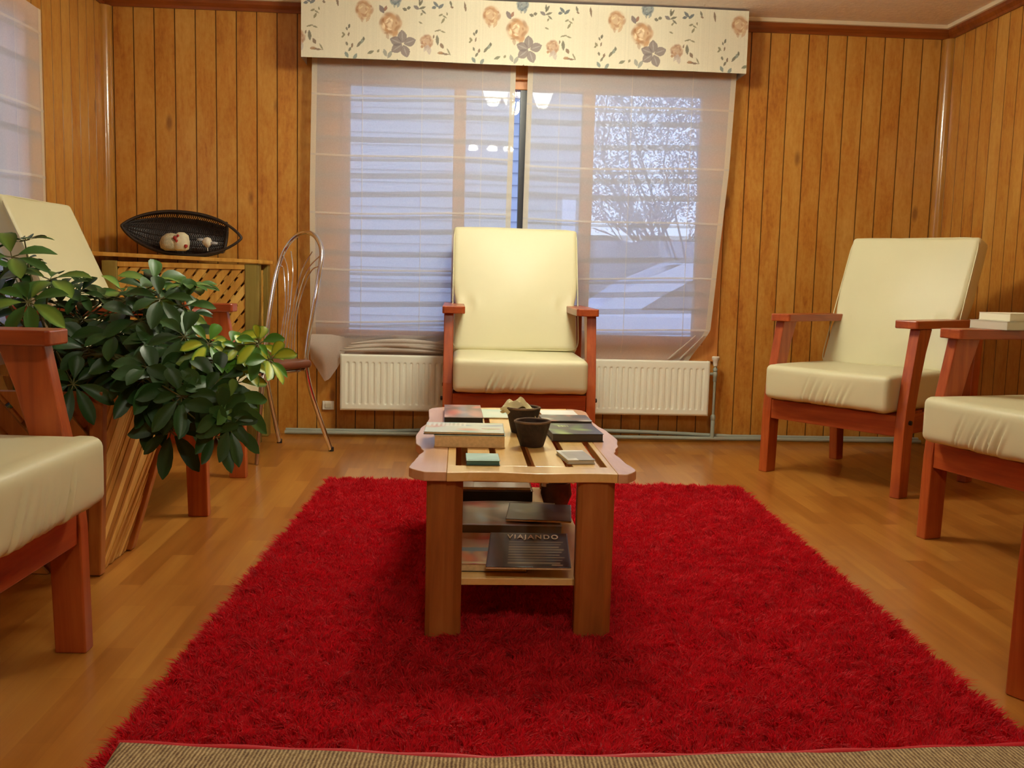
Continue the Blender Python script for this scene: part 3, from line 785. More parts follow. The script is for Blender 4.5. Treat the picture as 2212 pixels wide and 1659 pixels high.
# ------------------------------------------------------------------ rug
def smooth_noise(nx, ny, seed):
    g_ = np.random.default_rng(seed).standard_normal((ny + 2, nx + 2))
    def f(x, y):   # x,y in 0..1
        X = x * nx; Y = y * ny; i = np.floor(X).astype(int); j = np.floor(Y).astype(int); a = X - i; b = Y - j
        a = a * a * (3 - 2 * a); b = b * b * (3 - 2 * b)
        return g_[j, i] * (1 - a) * (1 - b) + g_[j, i + 1] * a * (1 - b) + g_[j + 1, i] * (1 - a) * b + g_[j + 1, i + 1] * a * b
    return f
RX0, RX1, RY0, RY1 = -0.700, 1.070, 1.36, 4.095
rug = thing('shaggy_rug', 'red shaggy rug on the laminate floor with its front end folded over', 'rug', (0, 0, 0))
m, nt, b, _ = nodes('red_pile')
a = N(nt, 'ShaderNodeAttribute', attribute_name='tone')
nt.links.new(ramp(nt, a.outputs['Fac'], [(0.0, (0.34, 0.003, 0.010)), (0.5, (0.68, 0.010, 0.024)), (1.0, (0.84, 0.026, 0.042))]), b.inputs['Base Color'])
setv(b, Roughness=0.65); b.inputs['Specular IOR Level'].default_value = 0.2
b.inputs['Sheen Weight'].default_value = 0.15
tlr = N(nt, 'ShaderNodeBsdfTranslucent'); mxs = N(nt, 'ShaderNodeMixShader'); mxs.inputs[0].default_value = 0.45
tlr.inputs[0].default_value = (0.78, 0.009, 0.024, 1)
nt.links.new(b.outputs[0], mxs.inputs[1]); nt.links.new(tlr.outputs[0], mxs.inputs[2]); nt.links.new(mxs.outputs[0], _.inputs[0])
PILE = m
BIND = plain('red_binding', 'c01522', 0.6)
m, nt, b, _ = nodes('jute_backing')
wv = N(nt, 'ShaderNodeTexWave'); wv.bands_direction = 'X'; setv(wv, Scale=42.0, Distortion=1.2, Detail=1.0, Detail_Scale=2.0); nt.links.new(coords(nt), wv.inputs['Vector'])
n1 = noise(nt, coords(nt, (1, 1, 1)), 260, 3, 0.6); n2 = noise(nt, coords(nt, (90, 30, 1)), 1.0, 2, 0.6)
f = math_(nt, 'ADD', math_(nt, 'MULTIPLY', wv.outputs['Fac'], 0.28), math_(nt, 'ADD', math_(nt, 'MULTIPLY', n1, 0.42), math_(nt, 'MULTIPLY', n2, 0.36)))
nt.links.new(ramp(nt, f, [(0.3, lin('4a2a18')), (0.5, lin('8a7048')), (0.75, lin('c8b084'))]), b.inputs['Base Color']); setv(b, Roughness=0.9)
bump(nt, b, f, 0.6, 0.003); JUTE = m
obj('rug_base', MB().box(RX0 + .01, RX1 - .01, RY0 + .01, RY1 - .01, 0.0005, 0.008), BIND, rug)
def pile(n, seed):
    r_ = np.random.default_rng(seed)
    x = r_.random(n); y = r_.random(n)
    X = RX0 + x * (RX1 - RX0); Y = RY0 + y * (RY1 - RY0)
    # keep the pile out from under the fold except near its rim
    keep = (Y > 1.56) | (X < RX0 + .05) | (r_.random(n) < 0.3); x, y, X, Y = x[keep], y[keep], X[keep], Y[keep]; n = len(X)
    nx1, ny1 = smooth_noise(70, 100, seed + 1), smooth_noise(70, 100, seed + 2)
    nx2, ny2 = smooth_noise(160, 230, seed + 3), smooth_noise(160, 230, seed + 4)
    hn = smooth_noise(90, 130, seed + 5); bigt = smooth_noise(14, 60, seed + 6)
    lx = 0.006 * nx1(x, y) + 0.006 * nx2(x, y) + 0.005 * r_.standard_normal(n)
    ly = 0.006 * ny1(x, y) + 0.006 * ny2(x, y) + 0.005 * r_.standard_normal(n) - 0.003
    h = 0.019 + 0.004 * hn(x, y) + 0.0025 * r_.standard_normal(n); h = np.clip(h, 0.010, 0.038)
    h = np.where((Y < 1.69), np.minimum(h, 0.020), h)
    edge = 0.02
    lx += np.where(X < RX0 + edge, -0.012, 0) + np.where(X > RX1 - edge, 0.012, 0); ly += np.where(Y > RY1 - edge, 0.010, 0)
    ang = r_.random(n) * np.pi; w = 0.0013 + 0.0005 * r_.random(n)
    wx, wy = np.cos(ang) * w, np.sin(ang) * w
    V = np.empty((n, 5, 3), np.float32)
    z0 = 0.006
    V[:, 0] = np.stack([X - wx, Y - wy, np.full(n, z0)], -1); V[:, 1] = np.stack([X + wx, Y + wy, np.full(n, z0)], -1)
    mx, my, mz = X + lx * 0.35, Y + ly * 0.35, z0 + h * 0.62
    V[:, 2] = np.stack([mx + wx, my + wy, mz], -1); V[:, 3] = np.stack([mx - wx, my - wy, mz], -1)
    V[:, 4] = np.stack([X + lx * 1.25, Y + ly * 1.25, z0 + h], -1)
    base = np.arange(n)[:, None] * 5
    q = (base + np.array([0, 1, 2, 3])).astype(np.int32); tq = (base + np.array([3, 2, 4])).astype(np.int32)
    li = np.concatenate([q, tq], 1).reshape(-1)
    me = bpy.data.meshes.new('pile'); me.vertices.add(n * 5); me.vertices.foreach_set('co', V.reshape(-1))
    me.loops.add(len(li)); me.loops.foreach_set('vertex_index', li)
    st = np.empty((n, 2), np.int32); st[:, 0] = np.arange(n) * 7; st[:, 1] = st[:, 0] + 4
    me.polygons.add(2 * n); me.polygons.foreach_set('loop_start', st.reshape(-1)); me.polygons.foreach_set('loop_total', np.tile([4, 3], n).astype(np.int32))
    me.update(calc_edges=True)
    tone = np.clip(0.5 + 0.22 * r_.standard_normal(n) + 0.08 * bigt(x, y) + 0.13 * nx1(x, y), 0, 1)
    at = me.attributes.new('tone', 'FLOAT', 'FACE'); at.data.foreach_set('value', np.repeat(tone, 2).astype(np.float32))
    return me
po = obj('pile', pile(360000, 5), PILE, rug); po['kind'] = 'stuff'
def hemy(x): return lerp(-x, [(0.70, 1.652), (0.28, 1.632), (0.0, 1.618), (-0.45, 1.645), (-1.1, 1.708)])
def flap(s, t):
    x = RX0 + 0.045 + 0.04 * t + (RX1 - RX0 - 0.057 - 0.04 * t) * s; y = hemy(x) + (1.365 - hemy(x)) * t
    z = 0.048 + 0.010 * math.sin(t * math.pi * .9) + 0.0015 * math.sin(x * 17)
    if t > 0.85: z -= 0.02 * ((t - .85) / .15) ** 2
    return (x, y, z)
bk = obj('folded_backing', MB().grid(flap, 120, 16), JUTE, rug, smooth=180); bk['label'] = 'beige woven underside of the folded end'
sm = bk.modifiers.new('thick', 'SOLIDIFY'); sm.thickness = 0.006; sm.offset = -1
hp = [(RX0 + 0.040 + (RX1 - RX0 - 0.05) * i / 60, hemy(RX0 + (RX1 - RX0) * i / 60) + 0.005, 0.047 + 0.0015 * math.sin(i)) for i in range(61)]
obj('edge_binding', MB().tube(hp, 0.0085, 8), BIND, rug, smooth=60)

# ------------------------------------------------------------------ coffee table
TT = R(2.2); TC = (0.075, 2.86, 0)
table = thing('coffee_table', 'slatted pine coffee table with wavy edges and a lower shelf, on the red rug', 'table', TC, TT)
TL = 0.575; TZ0, TZ1 = 0.407, 0.430
Ys = [-TL, -0.545, -0.52, -0.48, -0.43, -0.37, -0.30, -0.25, -0.17, -0.06, 0.08, 0.20, 0.30, 0.36, 0.44, 0.50, 0.545, TL]
WL = [0.262, 0.292, 0.302, 0.298, 0.291, 0.285, 0.273, 0.283, 0.300, 0.305, 0.297, 0.281, 0.277, 0.280, 0.283, 0.285, 0.275, 0.235]
WR = [0.232, 0.254, 0.262, 0.259, 0.251, 0.249, 0.243, 0.254, 0.274, 0.288, 0.281, 0.266, 0.260, 0.264, 0.268, 0.270, 0.262, 0.228]
def wob(y, side):
    WL = globals()['WL'] if side < 0 else WR
    for i in range(len(Ys) - 1):
        if Ys[i] <= y <= Ys[i + 1]:
            k = (y - Ys[i]) / (Ys[i + 1] - Ys[i]); k = k * k * (3 - 2 * k) if 0 < i < len(Ys) - 2 else k; return WL[i] + (WL[i + 1] - WL[i]) * k
    return WL[0]
yy = [-TL + 2 * TL * i / 70 for i in range(71)]
for s in (-1, 1):
    outer = [(s * wob(y, s), y) for y in yy]; poly = [(s * 0.208, -TL + .0)] + outer + [(s * 0.208, TL)]
    if s < 0: poly = poly[::-1]
    o = obj('edge_board', MB().prism(poly, TZ0, TZ1, 'z'), PINE_EDGE, table, fix=True, bevel=.002); o['label'] = 'wavy live-edge board with a painted-in pink sheen'
def endboard(s):
    xs = [-0.2075 + 0.415 * i / 30 for i in range(31)]
    outer = [(x, s * (TL + 0.006 * math.sin(x * 24 + (1 if s < 0 else 2)))) for x in xs]
    poly = outer + [(0.2075, s * (TL - 0.085)), (-0.2075, s * (TL - 0.085))]
    return MB().prism(poly, TZ0, TZ1, 'z')
obj('end_board', endboard(-1), PINE, table, fix=True, bevel=.002); obj('end_board', endboard(1), PINE, table, fix=True, bevel=.002)
cuts = [(-0.2075, -0.192), (-0.165, -0.105), (-0.083, -0.008), (0.014, 0.092), (0.112, 0.180), (0.198, 0.2075)]
cuts = [(-0.2075, -0.186), (-0.156, -0.096), (-0.080, -0.006), (0.012, 0.090), (0.108, 0.176), (0.194, 0.2075)]
for i, (a, b) in enumerate(cuts): obj('slat', MB().box(a, b, -TL + .086, TL - .086, TZ0 + .001, TZ1 - .0005, tone=[.3, .6, .45, .7, .4, .55][i]), PINE, table, bevel=.002)
for (x0, x1) in ((-0.256, -0.167), (0.113, 0.206)):
    for y0 in (-TL + .012, TL - .085):
        poly = [(x0, y0 + .008), (x0 + .012, y0), (x1 - .02, y0), (x1, y0 + .016), (x1 - .002, y0 + .07), (x0 + .004, y0 + .07)]
        obj('leg', MB().prism(poly, 0.010, TZ0 - .0005, 'z'), LEG_WOOD, table, bevel=.004, fix=True)
obj('shelf', MB().box(-0.22, 0.18, -TL + .05, TL - .05, 0.134, 0.152), PINE, table, bevel=.002)
obj('batten', MB().box(-0.143, 0.062, -TL + .10, -TL + .125, 0.385, TZ0 - .0005), PINE, table, bevel=.002)
obj('batten', MB().box(-0.143, 0.133, TL - .125, TL - .10, 0.375, TZ0 - .0005), PINE, table, bevel=.002)

def cover_img(kind, nx, nz):
    U, V_ = np.meshgrid(np.linspace(0, 1, nx), np.linspace(0, 1, nz)); im = np.zeros((nz, nx, 3))
    def f(c): return np.array(lin(c))
    r_ = np.random.default_rng(sum(map(ord, kind)))
    def blobs(cols, k=8, lo=.08, hi=.3, al=.8):
        for i in range(k):
            cx, cy, a, b = r_.random(), r_.random(), r_.uniform(lo, hi), r_.uniform(lo * .5, hi * .6); an = r_.random() * 3
            dx, dy = U - cx, V_ - cy; p = dx * math.cos(an) + dy * math.sin(an); q = -dx * math.sin(an) + dy * math.cos(an)
            w = np.clip(1.4 - np.sqrt((p / a) ** 2 + (q / b) ** 2), 0, 1)[..., None] * al; im[:] = im * (1 - w) + f(cols[i % len(cols)]) * w
    def band(u0, u1, v0, v1, c, al=1.0):
        w = ((U >= u0) & (U <= u1) & (V_ >= v0) & (V_ <= v1))[..., None] * al; im[:] = im * (1 - w) + f(c) * w
    if kind == 'travel': im[:] = f('d9dfcf'); blobs(['6fb8b4', 'd98a6a', 'a8c88c', '8aa0b8', 'e6cfa0', 'c9c0a8'], 12, .06, .22); [band(.04 + .055 * i, .07 + .055 * i, .62, .95, 'f1f0e4', .8) for i in range(9)]; band(.72, .95, .35, .42, 'c4604a', .8)
    elif kind == 'teal': im[:] = f('a9d3cc'); band(.05, .95, .08, .16, '4a6a66', .6); blobs(['c7e6df', '8fc0b8'], 5, .2, .4, .5)
    elif kind == 'grey': im[:] = f('a9a79c'); band(0, 1, .86, 1, 'eceadd'); band(0, .12, 0, 1, 'eceadd'); band(.12, .4, .0, .2, 'eceadd'); blobs(['8f8a7e', 'b8b4a4'], 5, .2, .4, .4)
    elif kind == 'green': im[:] = f('2a2620'); blobs(['5c7a34', '9ab45a', '6f8f40'], 5, .12, .26); blobs(['3a3c48', '44342c'], 4, .1, .2); [band(.26 + .035 * i, .28 + .035 * i, .66, .82, 'c3d67c', .9) for i in range(6)]
    elif kind == 'multi': im[:] = f('4c4a4c'); blobs(['b0705c', '6f9a9a', 'd8cfc0', '8a6a5a', 'e4ddd0', '7a4a44'], 10, .08, .25)
    elif kind == 'pale': im[:] = f('cfe0cc'); blobs(['a9cabc', 'e6ecd8'], 5, .2, .5, .7)
    elif kind == 'white': im[:] = f('efeee6')
    elif kind == 'black': im[:] = f('6c5650'); blobs(['c08478', '9c7470', 'dcb4a4', '7c7c90', 'c8604c'], 12, .1, .3)
    elif kind == 'viajando':
        im[:] = f('2c241c'); band(0, .2, 0, 1, '40281a'); band(.8, 1, 0, .88, '241c22'); blobs(['3a3a34', '34302a'], 5, .2, .4, .5)
        for i in range(9): band(.26, .93 - .03 * (i % 3), .70 - .075 * i, .735 - .075 * i, ['8c8468', '7c7c6a', '94886c'][i % 3], .9)
        band(.78, .9, .05, .085, 'a89878')
    elif kind == 'news': im[:] = f('9a9282'); blobs(['c4bca8', '6c685c', 'c07a5c', 'a8bcc4', '5a5048', 'dcd6c4', 'c4503c'], 18, .08, .25, .8); band(0, 1, 0, .05, 'aab4c4', .9)
    elif kind == 'comic': im[:] = f('c89468'); blobs(['e07c40', '5a8ca8', 'e4d0a0', '9a3440', 'd8bc80', 'dc6c5c'], 14, .1, .28, .85); band(0, 1, .38, .50, '5a88a0', .9); band(.0, 1, .02, .07, 'e4e0a8', .7)
    elif kind == 'steel': im[:] = f('4e464e'); blobs(['5c5660', '8a8ca0', '6c6450', '2c262c'], 9, .12, .35, .7)
    return im

def book(name, label, cat, kind, a, b, th_, cz, cornr, ang, pages=True, group=None, body=None, spine='2a241e', wav=0.0):
    """a x b book of thickness th_, lying with one corner at cornr, lengthwise angle ang"""
    t = thing(name, label, cat, (cornr[0], cornr[1], cz), R(ang), group)
    c = 0.0016
    if th_ > 0.006:
        obj('pages' if body is None else 'box_body', MB().box(0.002, a - .002, 0.002, b - .002, c, th_ - c), body or PAGES, t)
        obj('back_cover', MB().box(0, a, 0, b, 0.0, c), plain('cover_' + kind, spine, 0.4), t)
    else:
        obj('pages', MB().box(0.001, a - .001, 0.001, b - .001, 0.0004, th_ - 0.001), PAGES, t)
    X, Y = np.meshgrid(np.linspace(0, a, 70), np.linspace(0, b, 70))
    Zf = np.full_like(X, th_ + .0004) + wav * np.sin(X / a * 3.1) * np.sin(Y / b * 2.0)
    o = color_grid('cover', np.stack([X, Y, Zf], -1), cover_img(kind, 70, 70), COVER, t)
    sm = o.modifiers.new('thick', 'SOLIDIFY'); sm.thickness = 0.0012; sm.offset = -1
    return t
T1 = TZ1 + 0.0005
book('thick_book', 'thick book with pale coloured pages at the left of the tabletop, under the travel magazine', 'book', 'pale', 0.196, 0.20, 0.033, T1, (-0.163, 2.608), 1.5, body=PAGES, spine='c89a5c', group='books and leaflets on the tabletop')
book('travel_magazine', 'bright magazine with teal and orange cover lying on the thick book', 'magazine', 'travel', 0.222, 0.175, 0.007, T1 + 0.0345, (-0.192, 2.612), 1.0, group='books and leaflets on the tabletop')
book('pocket_notebook', 'small teal box-like notebook near the front edge of the tabletop', 'notebook', 'teal', 0.084, 0.10, 0.012, T1, (-0.066, 2.362), 3, body=plain('teal_side', '3c6460', 0.5), spine='2c4c48', group='books and leaflets on the tabletop')
book('compact_disc_case', 'square grey and white disc case at the front right of the tabletop', 'case', 'grey', 0.072, 0.14, 0.010, T1, (0.190, 2.405), 9, body=plain('grey_side', 'b8b4a8', 0.4), spine='b8b4a8', group='books and leaflets on the tabletop')
book('dark_book', 'dark book with a green cover picture right of the bark cups', 'book', 'green', 0.150, 0.20, 0.022, T1, (0.170, 2.742), 5, body=plain('dark_pages', '3a3028', 0.5), spine='17120e', group='books and leaflets on the tabletop')
book('picture_book', 'dark book with colourful cover pictures behind the green covered book', 'book', 'multi', 0.16, 0.14, 0.010, T1, (0.160, 3.075), 4, body=plain('dark_pages', '1c1816', 0.5), spine='17120e', group='books and leaflets on the tabletop')
book('leaflet', 'pale green leaflet at the back of the table, left of the cups', 'leaflet', 'pale', 0.105, 0.20, 0.003, T1, (-0.052, 3.165), 3, group='books and leaflets on the tabletop')
book('leaflet', 'plain white leaflet at the back of the table, right of the cups', 'leaflet', 'white', 0.125, 0.13, 0.003, T1, (0.165, 3.245), 4, group='books and leaflets on the tabletop')
book('black_book', 'black book with a rosy picture cover at the back left of the tabletop', 'book', 'black', 0.125, 0.30, 0.020, T1, (-0.158, 3.035), 3, body=plain('black_pages', '1a1614', 0.5), spine='120e0c', group='books and leaflets on the tabletop')

def cup(label, loc, rt, rb, h, sq=0.12):
    t = thing('bark_cup', label, 'cup', loc, R(12), 'bark cups on the coffee table')
    w_ = lambda a, i: sq * (abs(math.cos(2 * a)) - .5) * .5 + 0.015 * math.sin(7 * a + i)
    t_ = 0.006
    obj('cup_body', MB().lathe([(rb * .3, 0.0), (rb, 0.001), (rb + (rt - rb) * .3, h * .3), (rb + (rt - rb) * .65, h * .65), (rt, h), (rt - t_, h), (rb + (rt - rb) * .5 - t_, h * .5), (rb - t_, 0.012), (0, 0.012)], segs=40, wob=w_), POTM, t, smooth=50)
    ring = [((rt - .002) * (1 + w_(2 * math.pi * k / 40, 4)) * math.cos(2 * math.pi * k / 40), (rt - .002) * (1 + w_(2 * math.pi * k / 40, 4)) * math.sin(2 * math.pi * k / 40), h) for k in range(40)]
    obj('rim', MB().tube(ring, 0.0035, 6, closed=True), POT_RIM, t, smooth=60)
    return t
cup('front dark bark cup, empty, on the middle of the coffee table', (0.108, 2.66, T1), 0.050, 0.032, 0.070)
cup('rear dark bark cup holding a crumpled cream napkin, on the coffee table', (0.088, 2.895, T1), 0.052, 0.034, 0.076)
nap = MB()
def napf(s, t):
    x, y = (s - .5), (t - .5)
    return (0.072 + 0.085 * x + .012 * math.sin(y * 9), 2.895 + 0.06 * y, T1 + 0.077 + 0.026 * math.cos(x * 3.0) + 0.010 * math.sin(x * 14 + y * 6) * math.cos(y * 9) - 0.02 * abs(y) * 2 - max(0, x) * .02)
o = obj('paper_napkin', nap.grid(napf, 16, 16), plain('cream_napkin', 'f0e8b8', 0.8), smooth=30)
sm = o.modifiers.new('thick', 'SOLIDIFY'); sm.thickness = 0.0015
tag(o, 'crumpled cream paper napkin sticking out of the rear bark cup', 'napkin')

# items on the lower shelf
S1 = 0.1525
book('comic_magazine', 'orange and blue magazine at the left of the table shelf, under the dark magazine', 'magazine', 'comic', 0.20, 0.30, 0.020, S1, (-0.106, 2.380), 1, group='magazines on the table shelf')
vj = book('travel_catalogue', 'dark magazine titled in white letters with pale text lines, front of the shelf', 'magazine', 'viajando', 0.212, 0.285, 0.006, S1 + 0.0215, (-0.012, 2.322), -2.0, group='magazines on the table shelf', wav=0.0)
fc = bpy.data.curves.new('cover_title', 'FONT'); fc.body = 'VIAJANDO'; fc.size = 0.052; fc.extrude = 0.0007; fc.offset = 0.0006; fc.space_character = 1.25
fc.materials.append(plain('title_ink', 'f2ecd6', 0.5))
_tmp = bpy.data.objects.new('tmp_title', fc); fme = bpy.data.meshes.new_from_object(_tmp); bpy.data.objects.remove(_tmp)
fo = bpy.data.objects.new('cover_title', fme); COL.objects.link(fo); fo.parent = vj; fo.location = (0.048, 0.226, 0.0082); fo.scale = (0.47, 1.0, 1.0)
fo['label'] = 'pale printed title VIAJANDO'
vj.rotation_euler = (R(2), R(-1), R(-2.0)); vj.location.z += 0.004
book('newspaper', 'folded grey newspaper across the middle of the table shelf', 'newspaper', 'news', 0.315, 0.28, 0.040, S1, (-0.112, 2.69), 1, spine='8a8a90', body=plain('newsprint', '77746e', 0.8), wav=0.006, group='magazines on the table shelf')
book('steel_magazine', 'dark violet magazine lying on top of the folded newspaper', 'magazine', 'steel', 0.19, 0.20, 0.006, S1 + 0.0475, (0.04, 2.715), -4, group='magazines on the table shelf')
book('black_binder', 'thick black binder at the back of the table shelf', 'binder', 'black', 0.25, 0.26, 0.062, S1, (-0.118, 3.03), 2, body=plain('binder_black', '15110f', 0.5), spine='120e0c', group='magazines on the table shelf')
book('white_magazine', 'white papers lying on the black binder, under the tabletop', 'papers', 'white', 0.24, 0.25, 0.010, S1 + 0.0635, (-0.115, 3.035), 2, group='magazines on the table shelf')
bw_ = thing('wooden_knot_bowl', 'small dark brown bowl at the back right of the table shelf', 'bowl', (0.205, 3.07, S1), 0)
obj('bowl_body', MB().lathe([(0.02, 0), (0.035, 0.004), (0.05, 0.05), (0.046, 0.09), (0.042, 0.09), (0.044, 0.05), (0.02, 0.012), (0, 0.012)], segs=20, wob=lambda a, i: .08 * math.sin(3 * a + i)), plain('brown_bowl', '4a2c18', 0.5, vary=0.5, vscale=25), bw_, smooth=50)
obj('pale_patch', MB().lathe([(0, 0), (0.012, 0.002), (0.010, 0.03), (0, 0.034)], (-0.035, -0.025, 0.078), 10), PAPER, bw_, smooth=50)

# pads on the arm of the right-hand armchair
AX = Matrix.Translation((1.648, 3.045, 0)) @ Matrix.Rotation(R(-72.5), 4, 'Z')
p = AX @ Vector((-0.32, 0.215, 0.7572))
pad('paper_pad', 'grey-white pad lying on the armrest at the right edge, under the white pad', 0.42, 0.17, 0.030, p, R(17.5), plain('pad_grey', 'cfc9b4', 0.6))
p = AX @ Vector((-0.32, 0.24, 0.788))
pad('paper_pad', 'bright white pad on top of the grey-white pad at the right edge', 0.40, 0.14, 0.027, p, R(17.5), plain('pad_white', 'ece6cc', 0.6))

# ------------------------------------------------------------------ lattice helper
def clip_poly(poly, w, h):
    def cut(P, inside, inter):
        out = []
        for i in range(len(P)):
            a, b = P[i - 1], P[i]
            if inside(b):
                if not inside(a): out.append(inter(a, b))
                out.append(b)
            elif inside(a): out.append(inter(a, b))
        return out
    def ix(x): return lambda a, b: (x, a[1] + (b[1] - a[1]) * (x - a[0]) / (b[0] - a[0]))
    def iy(y): return lambda a, b: (a[0] + (b[0] - a[0]) * (y - a[1]) / (b[1] - a[1]), y)
    for ins, it in ((lambda p: p[0] >= 0, ix(0)), (lambda p: p[0] <= w, ix(w)), (lambda p: p[1] >= 0, iy(0)), (lambda p: p[1] <= h, iy(h))):
        if len(poly) < 3: return []
        poly = cut(poly, ins, it)
    return poly
def slats(mb, quad, W_, H_, ang, width, gap, off, th_, rnd, jit=0.0):
    """clipped parallel slats on a bilinear quad (bl, br, tr, tl); pushed out by off..off+th_"""
    bl_, br_, tr_, tl_ = [Vector(q) for q in quad]; nrm = (br_ - bl_).cross(tl_ - bl_).normalized()
    c, s = math.cos(R(ang)), math.sin(R(ang)); L = W_ + H_; k = -L
    def P(q, o_):
        u, v = q[0] / W_, q[1] / H_
        return (bl_ * (1 - u) + br_ * u) * (1 - v) + (tl_ * (1 - u) + tr_ * u) * v + nrm * o_
    while k < L:
        w_ = width * (1 + jit * rnd.uniform(-1, 1))
        base = [(-L, k), (L, k), (L, k + w_), (-L, k + w_)]
        poly = [(x * c - y * s, x * s + y * c) for x, y in base]
        poly = clip_poly(poly, W_, H_)
        if len(poly) >= 3:
            n = len(poly); o0, o1 = off, off + th_ * (1 + jit * rnd.uniform(-.4, .4))
            vs = [P(q, o0) for q in poly] + [P(q, o1) for q in poly]
            mb.add(vs, [tuple(range(n - 1, -1, -1)), tuple(range(n, 2 * n))] + [(i, (i + 1) % n, (i + 1) % n + n, i + n) for i in range(n)], rnd.random())
        k += w_ + gap
    return mb

# ------------------------------------------------------------------ wooden cabinet in the left corner
cab = thing('lattice_cabinet', 'corner cabinet of yellow pine lattice with olive posts, behind the plant', 'cabinet', tuple(rw(-0.04, 0)), TH)
CV = -0.36
obj('top_board', MB().prism([(-2.18, 0.955), (-1.333, 0.935), (-1.333, 0.953), (-2.18, 0.975)], CV, -0.03, 'y'), LATTICE, cab, bevel=.002, fix=True)
for (a, b) in ((-2.130, -2.053), (-1.415, -1.345)):
    for v0 in (CV + .01, -0.11): obj('post', MB().box(a, b, v0, v0 + .07, 0.0, 0.932), POST_OLIVE, cab, bevel=.004)
obj('top_rail', MB().box(-2.052, -1.416, CV + .012, CV + .045, 0.902, 0.928), LATTICE, cab, bevel=.002)
obj('bottom_rail', MB().box(-2.052, -1.416, CV + .012, CV + .045, 0.03, 0.07), LATTICE, cab, bevel=.002)
rr = random.Random(4)
q = [(-2.052, CV + .04, 0.07), (-1.416, CV + .04, 0.07), (-1.416, CV + .04, 0.902), (-2.052, CV + .04, 0.902)]
mbl = MB(); slats(mbl, q, 0.636, 0.832, 52, 0.034, 0.010, 0.012, 0.010, rr, .06)
obj('lattice_front', mbl, LATTICE, cab)
mbl = MB(); slats(mbl, q, 0.636, 0.832, -38, 0.030, 0.026, 0.000, 0.010, rr, .06)
obj('lattice_rear', mbl, LATTICE, cab)
q = [(-1.38, CV + .085, 0.07), (-1.38, -0.115, 0.07), (-1.38, -0.115, 0.902), (-1.38, CV + .085, 0.902)]
mbl = MB(); slats(mbl, q, 0.16, 0.83, 52, 0.036, 0.008, 0, 0.012, rr, .08); obj('side_lattice', mbl, LATTICE, cab)

# ------------------------------------------------------------------ boat-shaped basket leaning on the planks
bx_ = thing('wicker_tray', 'dark boat-shaped wicker tray propped against the wall on the corner cabinet', 'tray', (0, 0, 0))
bx_.matrix_world = ROOM @ Matrix.Translation((-1.805, -0.20, 1.082)) @ Matrix.Rotation(R(4.5), 4, 'Y') @ Matrix.Rotation(R(72), 4, 'X')
BL, BW, BD = 0.306, 0.116, 0.085      # half length, half width, depth: x along, y up the wall, z towards the room
def hull(u, k):       # u -1..1 along, k -1..1 across; returns point of the shell (opening faces +z)
    w = BW * max(0.0, 1 - abs(u) ** 2.3) ** 0.8 + 0.006
    d = BD * max(0.0, 1 - abs(u) ** 3.0)
    th_ = k * math.pi / 2
    return (BL * u, w * math.sin(th_), -d * math.cos(th_) + 0.02 * abs(u) ** 3 )
ribs = MB(); wv_ = MB()
for i in range(-30, 22):
    u = i / 31.0
    wv_.tube([hull(u + 0.012 * (1 if j % 2 else -1), -1 + 2 * j / 22) for j in range(23)], 0.0030, 5)
for j in range(11):
    k = -1 + 2 * j / 10
    ribs.tube([hull(-0.97 + 1.67 * i / 50, k) for i in range(51)], 0.0042, 5)
obj('weave', wv_, BASKET, bx_, smooth=60); obj('ribs', ribs, BASKET, bx_, smooth=60)
fl = MB().grid(lambda s, t: hull(-0.93 + 1.63 * s, -0.62 + 1.24 * t), 40, 12); o = obj('bottom_weave', fl, BASKET, bx_, smooth=180)
sm = o.modifiers.new('thick', 'SOLIDIFY'); sm.thickness = 0.003
rim = []
for sgn in (1, -1):
    us = [i / 40 for i in range(-40, 41)]
    if sgn < 0: us = us[::-1]
    for u in us:
        w = max(0.012, BW * max(0.0, 1 - abs(u) ** 2.3) ** 0.8) if abs(u) < .999 else 0.002
        rim.append((BL * u, sgn * w, 0.02 * abs(u) ** 3 + 0.002))
obj('rim', MB().tube(rim, 0.0075, 8, closed=True), BASKET, bx_, smooth=60)
obj('handle_bar', MB().tube([hull(0.70, -1 + 2 * j / 16) for j in range(17)], 0.009, 8), BASKET, bx_, smooth=60)
# ornaments in the tray
orn = thing('knitted_ornament', 'round cream knitted ornament with red and white trim in the wicker tray', 'ornament', tuple(rw(-1.832, -0.235, 0.990)), TH)
KN = plain('cream_knit', 'b4ab8c', 0.9, vary=0.25, vscale=90, bumps=0.8, bscale=150)
obj('knit_body', MB().lathe([(0.03, 0), (0.052, 0.012), (0.058, 0.04), (0.046, 0.07), (0.022, 0.088), (0, 0.092)], (-0.022, 0, 0), 24, wob=lambda a, i: .03 * math.sin(9 * a)), KN, orn, smooth=60)
obj('face_patch', MB().lathe([(0.02, 0), (0.036, 0.01), (0.040, 0.045), (0.034, 0.08), (0.015, 0.095), (0, 0.096)], (0.034, -0.018, 0), 18, wob=lambda a, i: .07 * math.sin(5 * a)), plain('white_cloth', 'd8cfae', 0.85, vary=.15, vscale=40), orn, smooth=60)
for (x, z, s) in ((0.012, 0.062, .011), (0.020, 0.048, .008), (0.066, 0.022, .010), (0.028, 0.075, .007)):
    obj('red_trim', MB().lathe([(0, -s), (s, 0), (s * .8, s), (0, s * 1.2)], (x, -0.058 + abs(x - .034) * .3, z), 8), plain('red_cloth', '9c2a20', 0.8), orn, smooth=60)
ag = thing('winged_figurine', 'tiny white winged figurine at the right of the wicker tray', 'figurine', tuple(rw(-1.675, -0.215, 0.992)), TH)
WF = plain('white_figurine', 'dcd2bc', 0.6)
